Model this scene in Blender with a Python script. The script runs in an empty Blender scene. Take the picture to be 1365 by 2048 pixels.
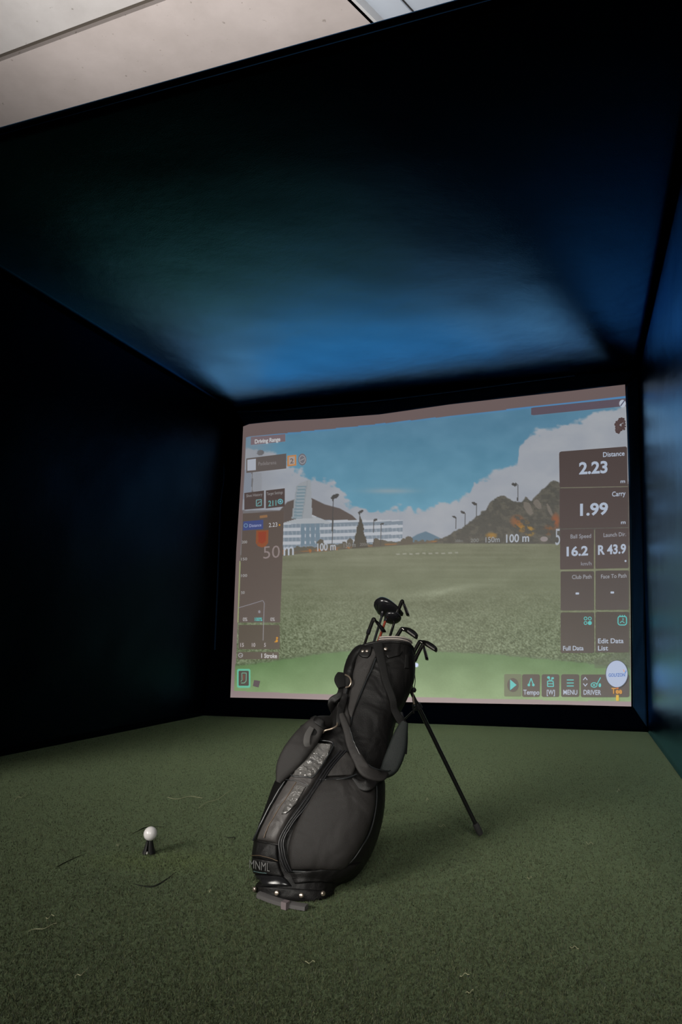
import bpy, bmesh, math, random
import numpy as np
from mathutils import Vector, Matrix
from mathutils.bvhtree import BVHTree
random.seed(7); rng = np.random.default_rng(7)
S = bpy.context.scene
C = S.collection

# ------------------------------------------------------------------ camera
F, YAW, PIT, ROL, CH = 1370.24, 0.3621, 0.1533, 0.0241, 0.7544
fw = Vector((-math.sin(YAW)*math.cos(PIT), math.cos(YAW)*math.cos(PIT), math.sin(PIT)))
r0 = Vector((math.cos(YAW), math.sin(YAW), 0)); u0 = r0.cross(fw)
cr = r0*math.cos(ROL)+u0*math.sin(ROL); cu = -r0*math.sin(ROL)+u0*math.cos(ROL)
CAM = Vector((0, 0, CH))
cd = bpy.data.cameras.new('camera'); cam = bpy.data.objects.new('camera', cd); C.objects.link(cam)
cd.sensor_fit = 'HORIZONTAL'; cd.sensor_width = 36; cd.lens = F/1365*36; cd.clip_start = 0.05
cam.matrix_world = Matrix(((cr.x, cu.x, -fw.x, 0), (cr.y, cu.y, -fw.y, 0), (cr.z, cu.z, -fw.z, CH), (0, 0, 0, 1)))
S.camera = cam
# ------------------------------------------------------------------ world, lights, exposure
W = bpy.data.worlds.new('world'); S.world = W; W.use_nodes = True
bg = W.node_tree.nodes['Background']; bg.inputs[0].default_value = (1.0, 0.95, 0.92, 1); bg.inputs[1].default_value = 0.035
def area(name, loc, tgt, size, power, col, spread=180):
    l = bpy.data.lights.new(name, 'AREA'); l.shape = 'RECTANGLE'; l.size, l.size_y = size; l.energy = power; l.color = col
    l.spread = math.radians(spread)
    o = bpy.data.objects.new(name, l); C.objects.link(o); o.location = loc
    o.rotation_euler = (Vector(tgt)-Vector(loc)).to_track_quat('-Z', 'Y').to_euler(); return o
area('hall_window_and_fill', (-2.9, -1.5, 2.35), (-.8, 3.6, 0), (4.2, 1.7), 23, (1.0, .955, .88), 34)
area('hall_window_and_fill', (1.0, -1.9, 2.35), (-1.0, 3.4, 0), (2.4, 1.7), 6.5, (1.0, .97, .90), 34)  # added fill lamp from the right, lightens the bag's shadow
area('added_slab_uplight', (-1.6, 2.4, 3.1), (-1.6, 2.8, 4.3), (3.5, 1.2), 42, (1.0, .97, .95))  # added unseen lamp over the booth roof, brightens the concrete slabs
S.view_settings.view_transform = 'Standard'; S.view_settings.look = 'None'
S.view_settings.exposure = 0.0; S.view_settings.gamma = 1.0; S.view_settings.use_curve_mapping = False
AMB = (0.022, 0.020, 0.017)      # room light falling on the blank screen cloth; the projected picture is added to it

# ------------------------------------------------------------------ helpers
def ray(px, py): return fw+cr*((px-682.5)/F)-cu*((py-1024)/F)
def floor_pt(px, py, z=0.0):
    d = ray(px, py); return CAM+d*((z-CH)/d.z)
def lin(c):
    c = np.asarray(c, float)/255; return np.where(c <= .04045, c/12.92, ((c+.055)/1.055)**2.4)
def catmull(P, n, closed=False):
    P = [Vector(p) for p in P]; m = len(P); out = []
    segs = m if closed else m-1
    for i in range(n):
        t = i/(n if closed else n-1)*segs; k = min(int(t), segs-1); f = t-k
        g = (lambda j: P[j % m]) if closed else (lambda j: P[max(0, min(m-1, j))])
        a, b, c, d = g(k-1), g(k), g(k+1), g(k+2)
        out.append(0.5*((2*b)+(c-a)*f+(2*a-5*b+4*c-d)*f*f+(3*b-a-3*c+d)*f**3))
    return out
MATS = {}
def mat(name, col, rough=.6, wrinkle=0, wscale=14, metal=0, spec=.5, bump=0, bscale=200, emis=None, sheen=0, mottled=0, coat=0, trans=0, nap=None, sheen_col=None):
    if name in MATS: return MATS[name]
    m = bpy.data.materials.new(name); m.use_nodes = True; n = m.node_tree.nodes; L = m.node_tree.links
    p = n['Principled BSDF']; p.inputs['Base Color'].default_value = (*col, 1); p.inputs['Roughness'].default_value = rough
    p.inputs['Metallic'].default_value = metal; p.inputs['Specular IOR Level'].default_value = spec
    p.inputs['Coat Weight'].default_value = coat; p.inputs['Transmission Weight'].default_value = trans
    if sheen:
        p.inputs['Sheen Weight'].default_value = sheen; p.inputs['Sheen Roughness'].default_value = .4
        if sheen_col: p.inputs['Sheen Tint'].default_value = (*sheen_col, 1)
    if emis is not None:
        p.inputs['Emission Color'].default_value = (*emis, 1); p.inputs['Emission Strength'].default_value = 1
    tc = n.new('ShaderNodeTexCoord')
    nz = n.new('ShaderNodeTexNoise'); nz.inputs['Scale'].default_value = bscale; nz.inputs['Detail'].default_value = 3
    L.new(tc.outputs['Object'], nz.inputs['Vector'])
    if mottled:
        n2 = n.new('ShaderNodeTexNoise'); n2.inputs['Scale'].default_value = bscale*.15; n2.inputs['Detail'].default_value = 4
        L.new(tc.outputs['Object'], n2.inputs['Vector'])
        mx = n.new('ShaderNodeMix'); mx.data_type = 'RGBA'; L.new(n2.outputs['Fac'], mx.inputs['Factor'])
        mx.inputs['A'].default_value = (*[c*(1-mottled) for c in col], 1); mx.inputs['B'].default_value = (*[c*(1+mottled) for c in col], 1)
        L.new(mx.outputs['Result'], p.inputs['Base Color'])
    if bump:
        b = n.new('ShaderNodeBump'); b.inputs['Strength'].default_value = bump; b.inputs['Distance'].default_value = .002
        L.new(nz.outputs['Fac'], b.inputs['Height']); L.new(b.outputs['Normal'], p.inputs['Normal'])
        if wrinkle:
            n3 = n.new('ShaderNodeTexNoise'); n3.inputs['Scale'].default_value = wscale; n3.inputs['Detail'].default_value = 2; n3.inputs['Distortion'].default_value = .8; L.new(tc.outputs['Object'], n3.inputs['Vector'])
            b3 = n.new('ShaderNodeBump'); b3.inputs['Strength'].default_value = wrinkle; b3.inputs['Distance'].default_value = .02; L.new(n3.outputs['Fac'], b3.inputs['Height']); L.new(b3.outputs['Normal'], b.inputs['Normal'])
    MATS[name] = m; return m
def empty(name, loc=(0, 0, 0), **k):
    o = bpy.data.objects.new(name, None); C.objects.link(o); o.location = loc; o.empty_display_size = .1
    for a, b in k.items(): o[a] = b
    return o
def wloc(o):
    v = Vector(o.location)
    while o.parent: o = o.parent; v += Vector(o.location)
    return v
def mesh(name, V, Fc, m, parent=None, smooth=True, **k):
    """world-space vertices; linked as one object (origin at the parent)"""
    org = wloc(parent) if parent else Vector((0, 0, 0))
    me = bpy.data.meshes.new(name); me.from_pydata([tuple(Vector(v)-org) for v in V], [], Fc)
    bm = bmesh.new(); bm.from_mesh(me); bmesh.ops.remove_doubles(bm, verts=bm.verts, dist=1e-6)
    bmesh.ops.recalc_face_normals(bm, faces=bm.faces)
    bm.to_mesh(me); bm.free()
    if smooth:
        for p in me.polygons: p.use_smooth = True
        me.set_sharp_from_angle(angle=math.radians(50))
    me.materials.append(m)
    o = bpy.data.objects.new(name, me); C.objects.link(o)
    if parent: o.parent = parent
    for a, b in k.items(): o[a] = b
    return o
class MB:
    def __init__(s): s.V = []; s.F = []
    def add(s, V, Fc): b = len(s.V); s.V += [Vector(v) for v in V]; s.F += [tuple(b+i for i in f) for f in Fc]; return s
    def rings(s, R, cap0=True, cap1=True, closed=False):
        n = len(R[0]); V = [p for r in R for p in r]; Fc = []
        m = len(R)
        for i in range(m if closed else m-1):
            for j in range(n):
                a = i*n+j; b = i*n+(j+1) % n; c = ((i+1) % m)*n+(j+1) % n; d = ((i+1) % m)*n+j; Fc.append((a, b, c, d))
        if not closed:
            if cap0: Fc.append(tuple(range(n)))
            if cap1: Fc.append(tuple((m-1)*n+j for j in range(n)))
        return s.add(V, Fc)
    def tube(s, P, rad, n=10, closed=False, flat=1.0, up=None):
        P = [Vector(p) for p in P]; m = len(P); R = []; prev = None
        for i, p in enumerate(P):
            if closed: t = (P[(i+1) % m]-P[i-1])
            else: t = P[min(i+1, m-1)]-P[max(i-1, 0)]
            t.normalize()
            if up is not None: x = Vector(up).cross(t)
            elif prev is None: x = t.orthogonal()
            else: x = prev-t*prev.dot(t)
            if x.length < 1e-6: x = t.orthogonal()
            x.normalize(); prev = x; y = t.cross(x)
            ra = rad[i] if isinstance(rad, (list, tuple)) else rad
            R.append([p+x*(ra*math.cos(2*math.pi*k/n))+y*(ra*flat*math.sin(2*math.pi*k/n)) for k in range(n)])
        return s.rings(R, closed=closed)
    def box(s, c, x, y, z):
        c, x, y, z = map(Vector, (c, x, y, z))
        V = [c+x*a+y*b+z*d for a in (-1, 1) for b in (-1, 1) for d in (-1, 1)]
        return s.add(V, [(0, 1, 3, 2), (4, 6, 7, 5), (0, 4, 5, 1), (2, 3, 7, 6), (0, 2, 6, 4), (1, 5, 7, 3)])
    def build(s, name, m, parent=None, smooth=True, **k): return mesh(name, s.V, s.F, m, parent, smooth, **k)
def fbm(x, y, oct=4, seed=0):
    """value noise in numpy"""
    def vn(x, y, sd):
        xi = np.floor(x).astype(np.int64); yi = np.floor(y).astype(np.int64); fx = x-xi; fy = y-yi
        fx = fx*fx*(3-2*fx); fy = fy*fy*(3-2*fy)
        def h(a, b):
            v = (a*374761393+b*668265263+sd*974711) & 0x7fffffff; v = ((v ^ (v >> 13))*1274126177) & 0x7fffffff
            return ((v ^ (v >> 16)) & 0xffff)/65535.0
        return (h(xi, yi)*(1-fx)+h(xi+1, yi)*fx)*(1-fy)+(h(xi, yi+1)*(1-fx)+h(xi+1, yi+1)*fx)*fy
    t = 0; a = .5; n = 0
    for o in range(oct): t = t+a*vn(x*2**o, y*2**o, seed+o*17); n += a; a *= .5
    return t/n

# ------------------------------------------------------------------ enclosure shell
FBL, FBR = floor_pt(407, 1431), floor_pt(1297, 1464)           # back corners on the turf
FFL, FFR = floor_pt(0, 1513), floor_pt(1365, 1557)
D0, SK, TI = 5.1585, .1041, .0288
def back_plane(px, py):
    d = ray(px, py); t = (D0+SK*1.3+TI*CH)/(d.y-SK*d.x-TI*d.z); return CAM+d*t
TBL, TBR = back_plane(464, 822), back_plane(1279, 738)
YF = 1.755
dl = (FFL-FBL)/(FFL.y-FBL.y); dr = (FFR-FBR)/(FFR.y-FBR.y)
FFL = FBL+dl*(YF-FBL.y); FFR = FBR+dr*(YF-FBR.y)
def on_y(px, py, y): d = ray(px, py); return CAM+d*(y/d.y)
TFL = on_y(-60, 285, YF); TFR = on_y(1365, -199, YF)
# follow the photographed ceiling edges: side edges of the roof cloth
def edge_dir(corner, px, py, x):           # point on ray with the given x
    d = ray(px, py); return CAM+d*(x/d.x)
q = edge_dir(TBL, 0, 540, (TBL.x+FFL.x)/2*1.0); TFL = TBL+(q-TBL)*((YF-TBL.y)/(q.y-TBL.y))
q = edge_dir(TBR, 1365, 345, TBR.x+.035); TFR = TBR+(q-TBR)*((YF-TBR.y)/(q.y-TBR.y))
print('corners', [tuple(round(c, 2) for c in v) for v in (FBL, FBR, FFL, FFR, TBL, TBR, TFL, TFR)])
fab = bpy.data.materials.new('navy_fabric'); MATS['navy'] = fab; fab.use_nodes = True
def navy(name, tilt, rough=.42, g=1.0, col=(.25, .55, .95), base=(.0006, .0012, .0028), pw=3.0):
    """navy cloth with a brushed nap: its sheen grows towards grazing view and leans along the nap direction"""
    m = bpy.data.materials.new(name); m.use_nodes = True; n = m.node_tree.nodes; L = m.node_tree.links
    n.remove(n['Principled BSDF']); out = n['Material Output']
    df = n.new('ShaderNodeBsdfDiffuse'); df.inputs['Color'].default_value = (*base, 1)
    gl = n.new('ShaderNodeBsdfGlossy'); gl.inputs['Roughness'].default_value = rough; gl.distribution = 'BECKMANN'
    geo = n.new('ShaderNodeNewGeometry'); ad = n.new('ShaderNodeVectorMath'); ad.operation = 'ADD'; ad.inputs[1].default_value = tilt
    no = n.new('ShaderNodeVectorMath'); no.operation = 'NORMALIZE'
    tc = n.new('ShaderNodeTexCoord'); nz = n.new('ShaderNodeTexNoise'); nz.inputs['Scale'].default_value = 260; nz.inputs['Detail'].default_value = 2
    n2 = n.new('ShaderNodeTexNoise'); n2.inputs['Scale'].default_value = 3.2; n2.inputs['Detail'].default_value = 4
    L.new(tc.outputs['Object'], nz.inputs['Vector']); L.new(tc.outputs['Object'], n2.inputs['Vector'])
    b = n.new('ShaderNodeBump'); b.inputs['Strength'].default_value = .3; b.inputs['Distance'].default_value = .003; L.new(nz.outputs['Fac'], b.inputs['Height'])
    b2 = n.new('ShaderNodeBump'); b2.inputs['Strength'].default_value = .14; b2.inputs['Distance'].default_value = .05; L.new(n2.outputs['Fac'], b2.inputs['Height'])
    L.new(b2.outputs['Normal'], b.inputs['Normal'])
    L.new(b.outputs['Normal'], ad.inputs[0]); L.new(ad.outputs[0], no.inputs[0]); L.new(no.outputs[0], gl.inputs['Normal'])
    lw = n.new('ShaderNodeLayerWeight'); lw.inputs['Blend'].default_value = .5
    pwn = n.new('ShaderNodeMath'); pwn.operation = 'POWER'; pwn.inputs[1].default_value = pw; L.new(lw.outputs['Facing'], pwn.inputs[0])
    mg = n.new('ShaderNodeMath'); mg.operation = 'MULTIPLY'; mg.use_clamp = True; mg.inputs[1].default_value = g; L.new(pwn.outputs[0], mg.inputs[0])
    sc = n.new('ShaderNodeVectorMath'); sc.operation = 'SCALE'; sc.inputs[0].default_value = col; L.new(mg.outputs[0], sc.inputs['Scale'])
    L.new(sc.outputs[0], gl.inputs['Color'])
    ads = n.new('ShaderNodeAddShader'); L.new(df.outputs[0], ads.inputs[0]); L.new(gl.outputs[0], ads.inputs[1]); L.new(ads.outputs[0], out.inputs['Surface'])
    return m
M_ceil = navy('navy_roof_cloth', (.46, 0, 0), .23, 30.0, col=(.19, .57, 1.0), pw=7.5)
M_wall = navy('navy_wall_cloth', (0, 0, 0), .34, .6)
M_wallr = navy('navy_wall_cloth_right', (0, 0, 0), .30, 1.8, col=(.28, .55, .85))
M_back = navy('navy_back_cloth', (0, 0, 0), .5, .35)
def quad_sheet(name, A, B, Cc, Dd, m, nx=60, ny=60, amp=.004, th=None, seed=0, out=None, hem=0):
    """A-B along u, A-D along v; cloth sheet with gentle waves and 4 mm thickness"""
    V = []; nrm = (B-A).cross(Dd-A).normalized()
    if out is not None and nrm.dot(out) < 0: nrm = -nrm
    uu, vv = np.meshgrid(np.linspace(0, 1, nx+1), np.linspace(0, 1, ny+1))
    lu = (B-A).length; lv = (Dd-A).length
    N = fbm(uu*lu*1.3+seed, vv*lv*1.3, 3, seed)-.5
    N = N+.35*(fbm((uu*lu+vv*lv)*3, (uu*lu-vv*lv)*1.1, 3, seed+3)-.5)
    fade = np.minimum(1, np.minimum(np.minimum(uu, 1-uu), np.minimum(vv, 1-vv))*12)
    for j in range(ny+1):
        for i in range(nx+1):
            u, v = uu[j, i], vv[j, i]
            V.append(A*(1-u)*(1-v)+B*u*(1-v)+Cc*u*v+Dd*(1-u)*v+nrm*(N[j, i]*amp*2*fade[j, i]))
    Fc = [(j*(nx+1)+i, j*(nx+1)+i+1, (j+1)*(nx+1)+i+1, (j+1)*(nx+1)+i) for j in range(ny) for i in range(nx)]
    o = mesh(name, V, Fc, m, kind='structure')
    md = o.modifiers.new('t', 'SOLIDIFY'); md.thickness = .006; md.offset = 0
    return o
up = Vector((0, 0, 1))
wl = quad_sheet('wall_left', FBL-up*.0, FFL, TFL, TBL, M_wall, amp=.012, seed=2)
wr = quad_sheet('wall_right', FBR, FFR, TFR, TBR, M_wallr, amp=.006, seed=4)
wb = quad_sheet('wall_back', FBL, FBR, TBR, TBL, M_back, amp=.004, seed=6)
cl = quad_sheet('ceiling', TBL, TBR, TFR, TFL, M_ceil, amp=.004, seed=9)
for o, l in ((wl, 'dark navy cloth side wall left of the bag'), (wr, 'navy cloth side wall glowing blue at the right edge'),
             (wb, 'black navy cloth end wall behind the projection screen'), (cl, 'navy cloth roof of the simulator booth with blue glow')):
    o['label'] = l
# wide hem sewn round the front opening edge of the roof
MB().tube([TFL.lerp(TFR, k/40) for k in range(-1, 42)], .012, 8).build('trim_1', M_back, kind='structure', label='rolled black hem along the front edge of the booth roof')

# hall ceiling above the booth, in concrete slabs
ZC = 4.3
def mconc(name, c0, c1):
    m = bpy.data.materials.new(name); m.use_nodes = True; n = m.node_tree.nodes; L = m.node_tree.links; p = n['Principled BSDF']
    p.inputs['Roughness'].default_value = .85
    tc = n.new('ShaderNodeTexCoord'); a = n.new('ShaderNodeTexNoise'); a.inputs['Scale'].default_value = 2.1; a.inputs['Detail'].default_value = 7; a.inputs['Roughness'].default_value = .62
    L.new(tc.outputs['Object'], a.inputs['Vector'])
    r = n.new('ShaderNodeValToRGB'); r.color_ramp.elements[0].position = .3; r.color_ramp.elements[1].position = .68
    r.color_ramp.elements[0].color = (*c0, 1); r.color_ramp.elements[1].color = (*c1, 1); L.new(a.outputs['Fac'], r.inputs[0])
    s = n.new('ShaderNodeTexNoise'); s.inputs['Scale'].default_value = 26; s.inputs['Detail'].default_value = 2; L.new(tc.outputs['Object'], s.inputs['Vector'])
    r2 = n.new('ShaderNodeValToRGB'); r2.color_ramp.elements[0].position = .24; r2.color_ramp.elements[1].position = .3; r2.color_ramp.elements[0].color = (.45, .42, .38, 1)
    L.new(s.outputs['Fac'], r2.inputs[0]); mx = n.new('ShaderNodeMix'); mx.data_type = 'RGBA'; mx.blend_type = 'MULTIPLY'; mx.inputs['Factor'].default_value = .7
    L.new(r.outputs[0], mx.inputs['A']); L.new(r2.outputs[0], mx.inputs['B']); L.new(mx.outputs['Result'], p.inputs['Base Color'])
    b = n.new('ShaderNodeBump'); b.inputs['Strength'].default_value = .3; b.inputs['Distance'].default_value = .01; L.new(a.outputs['Fac'], b.inputs['Height']); L.new(b.outputs['Normal'], p.inputs['Normal'])
    return m
Mc1 = mconc('concrete_pink', (.50, .44, .41), (.62, .55, .52)); Mc2 = mconc('concrete_grey', (.52, .49, .47), (.66, .63, .61))
s0, s1 = floor_pt(0, 116, ZC), floor_pt(312, 0, ZC); sd = (s1-s0).normalized(); sn = Vector((-sd.y, sd.x, 0))
if sn.y < 0: sn = -sn
k0, k1 = floor_pt(703, 0, ZC), floor_pt(727, 24, ZC); kd = (k1-k0).normalized()
if kd.y < 0: kd = -kd
def xp(P, d, Q, e):    # 2D line intersection
    M2 = np.array([[d.x, -e.x], [d.y, -e.y]]); t = np.linalg.solve(M2, [Q.x-P.x, Q.y-P.y]); return P+d*float(t[0])
hc = empty('hall_ceiling', (-1, 1.5, ZC), kind='structure', label='concrete slab ceiling of the hall above the booth')
def prism(name, P, z0, z1, m, parent=None, **k):
    n = len(P); V = [(p.x, p.y, z0) for p in P]+[(p.x, p.y, z1) for p in P]
    return mesh(name, V, [tuple(range(n)), tuple(range(n, 2*n))]+[(i, (i+1) % n, n+(i+1) % n, n+i) for i in range(n)], m, parent, False, **k)
g = .022
far = xp(s0+sn*g, sd, k0, kd); 
a0 = s0+sn*g-sd*7; b0 = far
prism('concrete_slab', [a0, b0, b0+kd*9, a0+sn*9], ZC, ZC+.2, Mc1, hc)
far2 = xp(s0-sn*g, sd, k0, kd)
prism('concrete_slab.001', [s0-sn*g-sd*7, far2, far2-kd*3.2, s0-sn*3-sd*7], ZC, ZC+.2, Mc2, hc)
prism('joint_filler', [s0-sn*.05-sd*7, xp(s0-sn*.05, sd, k0, kd), xp(s0+sn*.05, sd, k0, kd), s0+sn*.05-sd*7], ZC+.03, ZC+.2, mat('joint_dark', (.09, .075, .06), .9), hc)
# skylight sheet right of the slabs
sk = empty('skylight', (2, 1.5, ZC), label='pale corrugated skylight sheet beside the concrete slab', category='skylight')
msk = mat('frosted_sheet', (.62, .68, .76), .35)
mb = MB(); kr = Vector((kd.y, -kd.x, 0)); 
for i in range(26):
    x = .02+i*.16; P = k0-kd*3+kr*(x+.075); mb.box(P+kd*5+up*.08+up*(.012 if i % 2 else -.012), kr*.078, kd*5, up*.006)
mb.build('corrugated_sheet', msk, sk, False)
MB().box(k0+kd*2+kr*.0+up*.05, kr*.018, kd*5, up*.05).build('skylight_frame', mat('white_metal', (.7, .7, .7), .4), sk, False)

# ------------------------------------------------------------------ turf floor
def mturf():
    m = bpy.data.materials.new('turf'); m.use_nodes = True; n = m.node_tree.nodes; L = m.node_tree.links; p = n['Principled BSDF']
    p.inputs['Roughness'].default_value = .8; p.inputs['Specular IOR Level'].default_value = .25
    p.inputs['Sheen Weight'].default_value = .42; p.inputs['Sheen Tint'].default_value = (.62, .85, .5, 1); p.inputs['Sheen Roughness'].default_value = .5
    tc = n.new('ShaderNodeTexCoord')
    def noise(s, d=3, r=.5):
        a = n.new('ShaderNodeTexNoise'); a.inputs['Scale'].default_value = s; a.inputs['Detail'].default_value = d; a.inputs['Roughness'].default_value = r
        L.new(tc.outputs['Object'], a.inputs['Vector']); return a
    fine = noise(330, 3, .7); mid = noise(60, 3); big = noise(1.6, 4)
    r = n.new('ShaderNodeValToRGB'); e = r.color_ramp.elements; e[0].position = .34; e[1].position = .68
    e[0].color = (.012, .017, .006, 1); e[1].color = (.080, .096, .036, 1); L.new(fine.outputs['Fac'], r.inputs[0])
    m1 = n.new('ShaderNodeMix'); m1.data_type = 'RGBA'; m1.blend_type = 'MULTIPLY'; m1.inputs['Factor'].default_value = .7
    r2 = n.new('ShaderNodeValToRGB'); r2.color_ramp.elements[0].position = .3; r2.color_ramp.elements[0].color = (.74, .78, .78, 1); r2.color_ramp.elements[1].position = .7
    r2.color_ramp.elements[1].color = (1.15, 1.1, 1.0, 1); L.new(big.outputs['Fac'], r2.inputs[0])
    L.new(r.outputs[0], m1.inputs['A']); L.new(r2.outputs[0], m1.inputs['B'])
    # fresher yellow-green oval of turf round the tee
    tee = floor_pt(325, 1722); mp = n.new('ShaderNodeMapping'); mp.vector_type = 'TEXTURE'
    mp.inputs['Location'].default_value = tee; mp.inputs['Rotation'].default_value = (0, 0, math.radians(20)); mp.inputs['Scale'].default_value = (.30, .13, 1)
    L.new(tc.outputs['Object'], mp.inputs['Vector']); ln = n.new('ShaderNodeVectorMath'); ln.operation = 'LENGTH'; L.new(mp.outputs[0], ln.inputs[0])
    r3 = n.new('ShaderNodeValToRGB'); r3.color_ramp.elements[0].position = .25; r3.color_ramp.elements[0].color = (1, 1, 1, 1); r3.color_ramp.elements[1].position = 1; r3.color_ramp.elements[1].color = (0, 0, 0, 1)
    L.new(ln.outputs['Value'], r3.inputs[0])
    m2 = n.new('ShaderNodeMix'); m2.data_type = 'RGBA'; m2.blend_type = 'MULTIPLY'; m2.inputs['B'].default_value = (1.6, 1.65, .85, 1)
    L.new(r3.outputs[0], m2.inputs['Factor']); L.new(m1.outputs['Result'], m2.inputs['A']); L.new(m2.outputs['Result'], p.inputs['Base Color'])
    ad = n.new('ShaderNodeMath'); ad.operation = 'MULTIPLY_ADD'; ad.inputs[1].default_value = 1.6; L.new(mid.outputs['Fac'], ad.inputs[0]); L.new(fine.outputs['Fac'], ad.inputs[2])
    b = n.new('ShaderNodeBump'); b.inputs['Strength'].default_value = .9; b.inputs['Distance'].default_value = .006; L.new(ad.outputs[0], b.inputs['Height']); L.new(b.outputs['Normal'], p.inputs['Normal'])
    return m
M_turf = mturf()
prism('floor', [Vector((-9, -8, 0)), Vector((7, -8, 0)), Vector((7, 9, 0)), Vector((-9, 9, 0))], -.06, 0, M_turf, kind='structure', label='dark green artificial turf floor of the simulator booth')
def blades():
    P = np.c_[rng.uniform(-3.4, .6, 2600000), rng.uniform(-.2, 4.9, 2600000)]
    d = np.hypot(P[:, 0]+.15, P[:, 1]); P = P[rng.uniform(0, 1, len(P)) < np.minimum(.9, (1.25/d)**2.4)*np.clip((4.9-P[:, 1])/1.2, 0, 1)*np.clip((P[:, 1]+.2)/.9, 0, 1)]
    xl = FBL.x+(FFL.x-FBL.x)*(P[:, 1]-FBL.y)/(FFL.y-FBL.y); xr = FBR.x+(FFR.x-FBR.x)*(P[:, 1]-FBR.y)/(FFR.y-FBR.y)
    yb = FBL.y+(FBR.y-FBL.y)*(P[:, 0]-FBL.x)/(FBR.x-FBL.x)
    P = P[(P[:, 0] > xl+.03) & (P[:, 0] < xr-.03) & (P[:, 1] < yb-.05) & (P[:, 1] < 4.6)]
    n = len(P); h = rng.uniform(.003, .0075, n); a = rng.uniform(0, 2*np.pi, n); w = rng.uniform(.0006, .0011, n); ln = rng.uniform(0, .006, n); b = rng.uniform(0, 2*np.pi, n)
    V = np.zeros((n, 3, 3)); V[:, 0, 0] = P[:, 0]-np.cos(a)*w; V[:, 0, 1] = P[:, 1]-np.sin(a)*w; V[:, 1, 0] = P[:, 0]+np.cos(a)*w; V[:, 1, 1] = P[:, 1]+np.sin(a)*w
    V[:, 2, 0] = P[:, 0]+np.cos(b)*ln; V[:, 2, 1] = P[:, 1]+np.sin(b)*ln; V[:, 2, 2] = h
    me = bpy.data.meshes.new('turf_pile'); me.vertices.add(n*3); me.vertices.foreach_set('co', V.reshape(-1))
    me.loops.add(n*3); me.loops.foreach_set('vertex_index', np.arange(n*3, dtype=np.int32)); me.polygons.add(n)
    me.polygons.foreach_set('loop_start', np.arange(0, n*3, 3, dtype=np.int32)); me.update(calc_edges=True)
    at = me.color_attributes.new('tint', 'FLOAT_COLOR', 'POINT'); t = rng.uniform(0, 1, n)**2; c = np.zeros((n, 3, 4)); c[:, :, 3] = 1
    lo = np.array([.012, .018, .007]); hi = np.array([.11, .122, .055]); c[:, :, :3] = (lo+(hi-lo)*t[:, None])[:, None, :]
    at.data.foreach_set('color', c.reshape(-1).astype(np.float32))
    m = bpy.data.materials.new('turf_blade'); m.use_nodes = True; nn = m.node_tree.nodes; v = nn.new('ShaderNodeVertexColor'); v.layer_name = 'tint'
    p = nn['Principled BSDF']; p.inputs['Roughness'].default_value = .65; m.node_tree.links.new(v.outputs[0], p.inputs['Base Color']); me.materials.append(m)
    o = bpy.data.objects.new('turf_pile', me); C.objects.link(o); o['kind'] = 'stuff'; o['category'] = 'turf'; o['label'] = 'short green turf fibres standing on the floor in the foreground'
    print('blades', n)
blades()
# pressed creases of the turf round the tee
mcr = mat('turf_seam', (.007, .010, .005), .95)
def crease(name, P, w, label):
    pts = [floor_pt(*p)+up*.0015 for p in P]; pts = catmull(pts, 24); n = len(pts)
    rad = [max(.0004, w*.5*math.sin(math.pi*i/(n-1))) for i in range(n)]
    MB().tube(pts, rad, 6, flat=.35).build(name, mcr, label=label, category='crease', group='creases pressed into the turf round the tee')
crease('turf_crease', [(264, 1768), (285, 1773), (308, 1774), (330, 1762), (353, 1744)], .006, 'dark curved crease in the turf in front of the ball')
crease('turf_crease.001', [(258, 1671), (275, 1663), (290, 1656), (312, 1654), (332, 1655)], .005, 'thin dark crease in the turf just behind the white ball')
crease('turf_crease.002', [(111, 1736), (120, 1731), (140, 1721), (172, 1707)], .005, 'dark slanting crease in the turf far left of the tee')
crease('turf_crease.003', [(446, 1673), (458, 1676), (470, 1676), (463, 1685)], .004, 'short hooked crease in the turf between ball and bag')
# loose pale fibres
mb = MB()
for (x, y, L_) in [(85, 1861, 60), (100, 1838, 20), (370, 1598, 70), (430, 1602, 80), (885, 1655, 14), (930, 1955, 20), (40, 1597, 30), (235, 1694, 6), (420, 1786, 5), (855, 1601, 5), (1238, 1583, 8), (700, 1735, 14), (1060, 1760, 10), (1180, 1690, 14), (160, 1955, 25), (940, 1990, 16), (620, 1930, 20), (1150, 1900, 18)]:
    a = random.uniform(-.7, .3); P = []
    for k in range(7):
        t = (k/6-.5)*L_; P.append(floor_pt(x+t*math.cos(a), y+t*math.sin(a)*.7+2.5*math.sin(k*1.4+x))+up*.006)
    mb.tube(catmull(P, 14), .0009, 4)
mb.build('turf_fibres', mat('pale_fibre', (.36, .36, .22), .7), kind='stuff', category='fibres', label='loose pale fibres scattered over the green turf')
# pale hem strip under the back cloth
a, b = floor_pt(745, 1443), floor_pt(1010, 1449)
MB().tube(catmull([a+up*.012, a.lerp(b, .35)+up*.016, a.lerp(b, .7)+up*.012, b+up*.004], 20), [.014]*14+[.012, .010, .008, .006, .004, .002], 8, flat=.5).build('trim_2', mat('hem_cream', (.45, .47, .30), .8), kind='structure', label='thin pale hem showing under the back cloth behind the bag')

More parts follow.
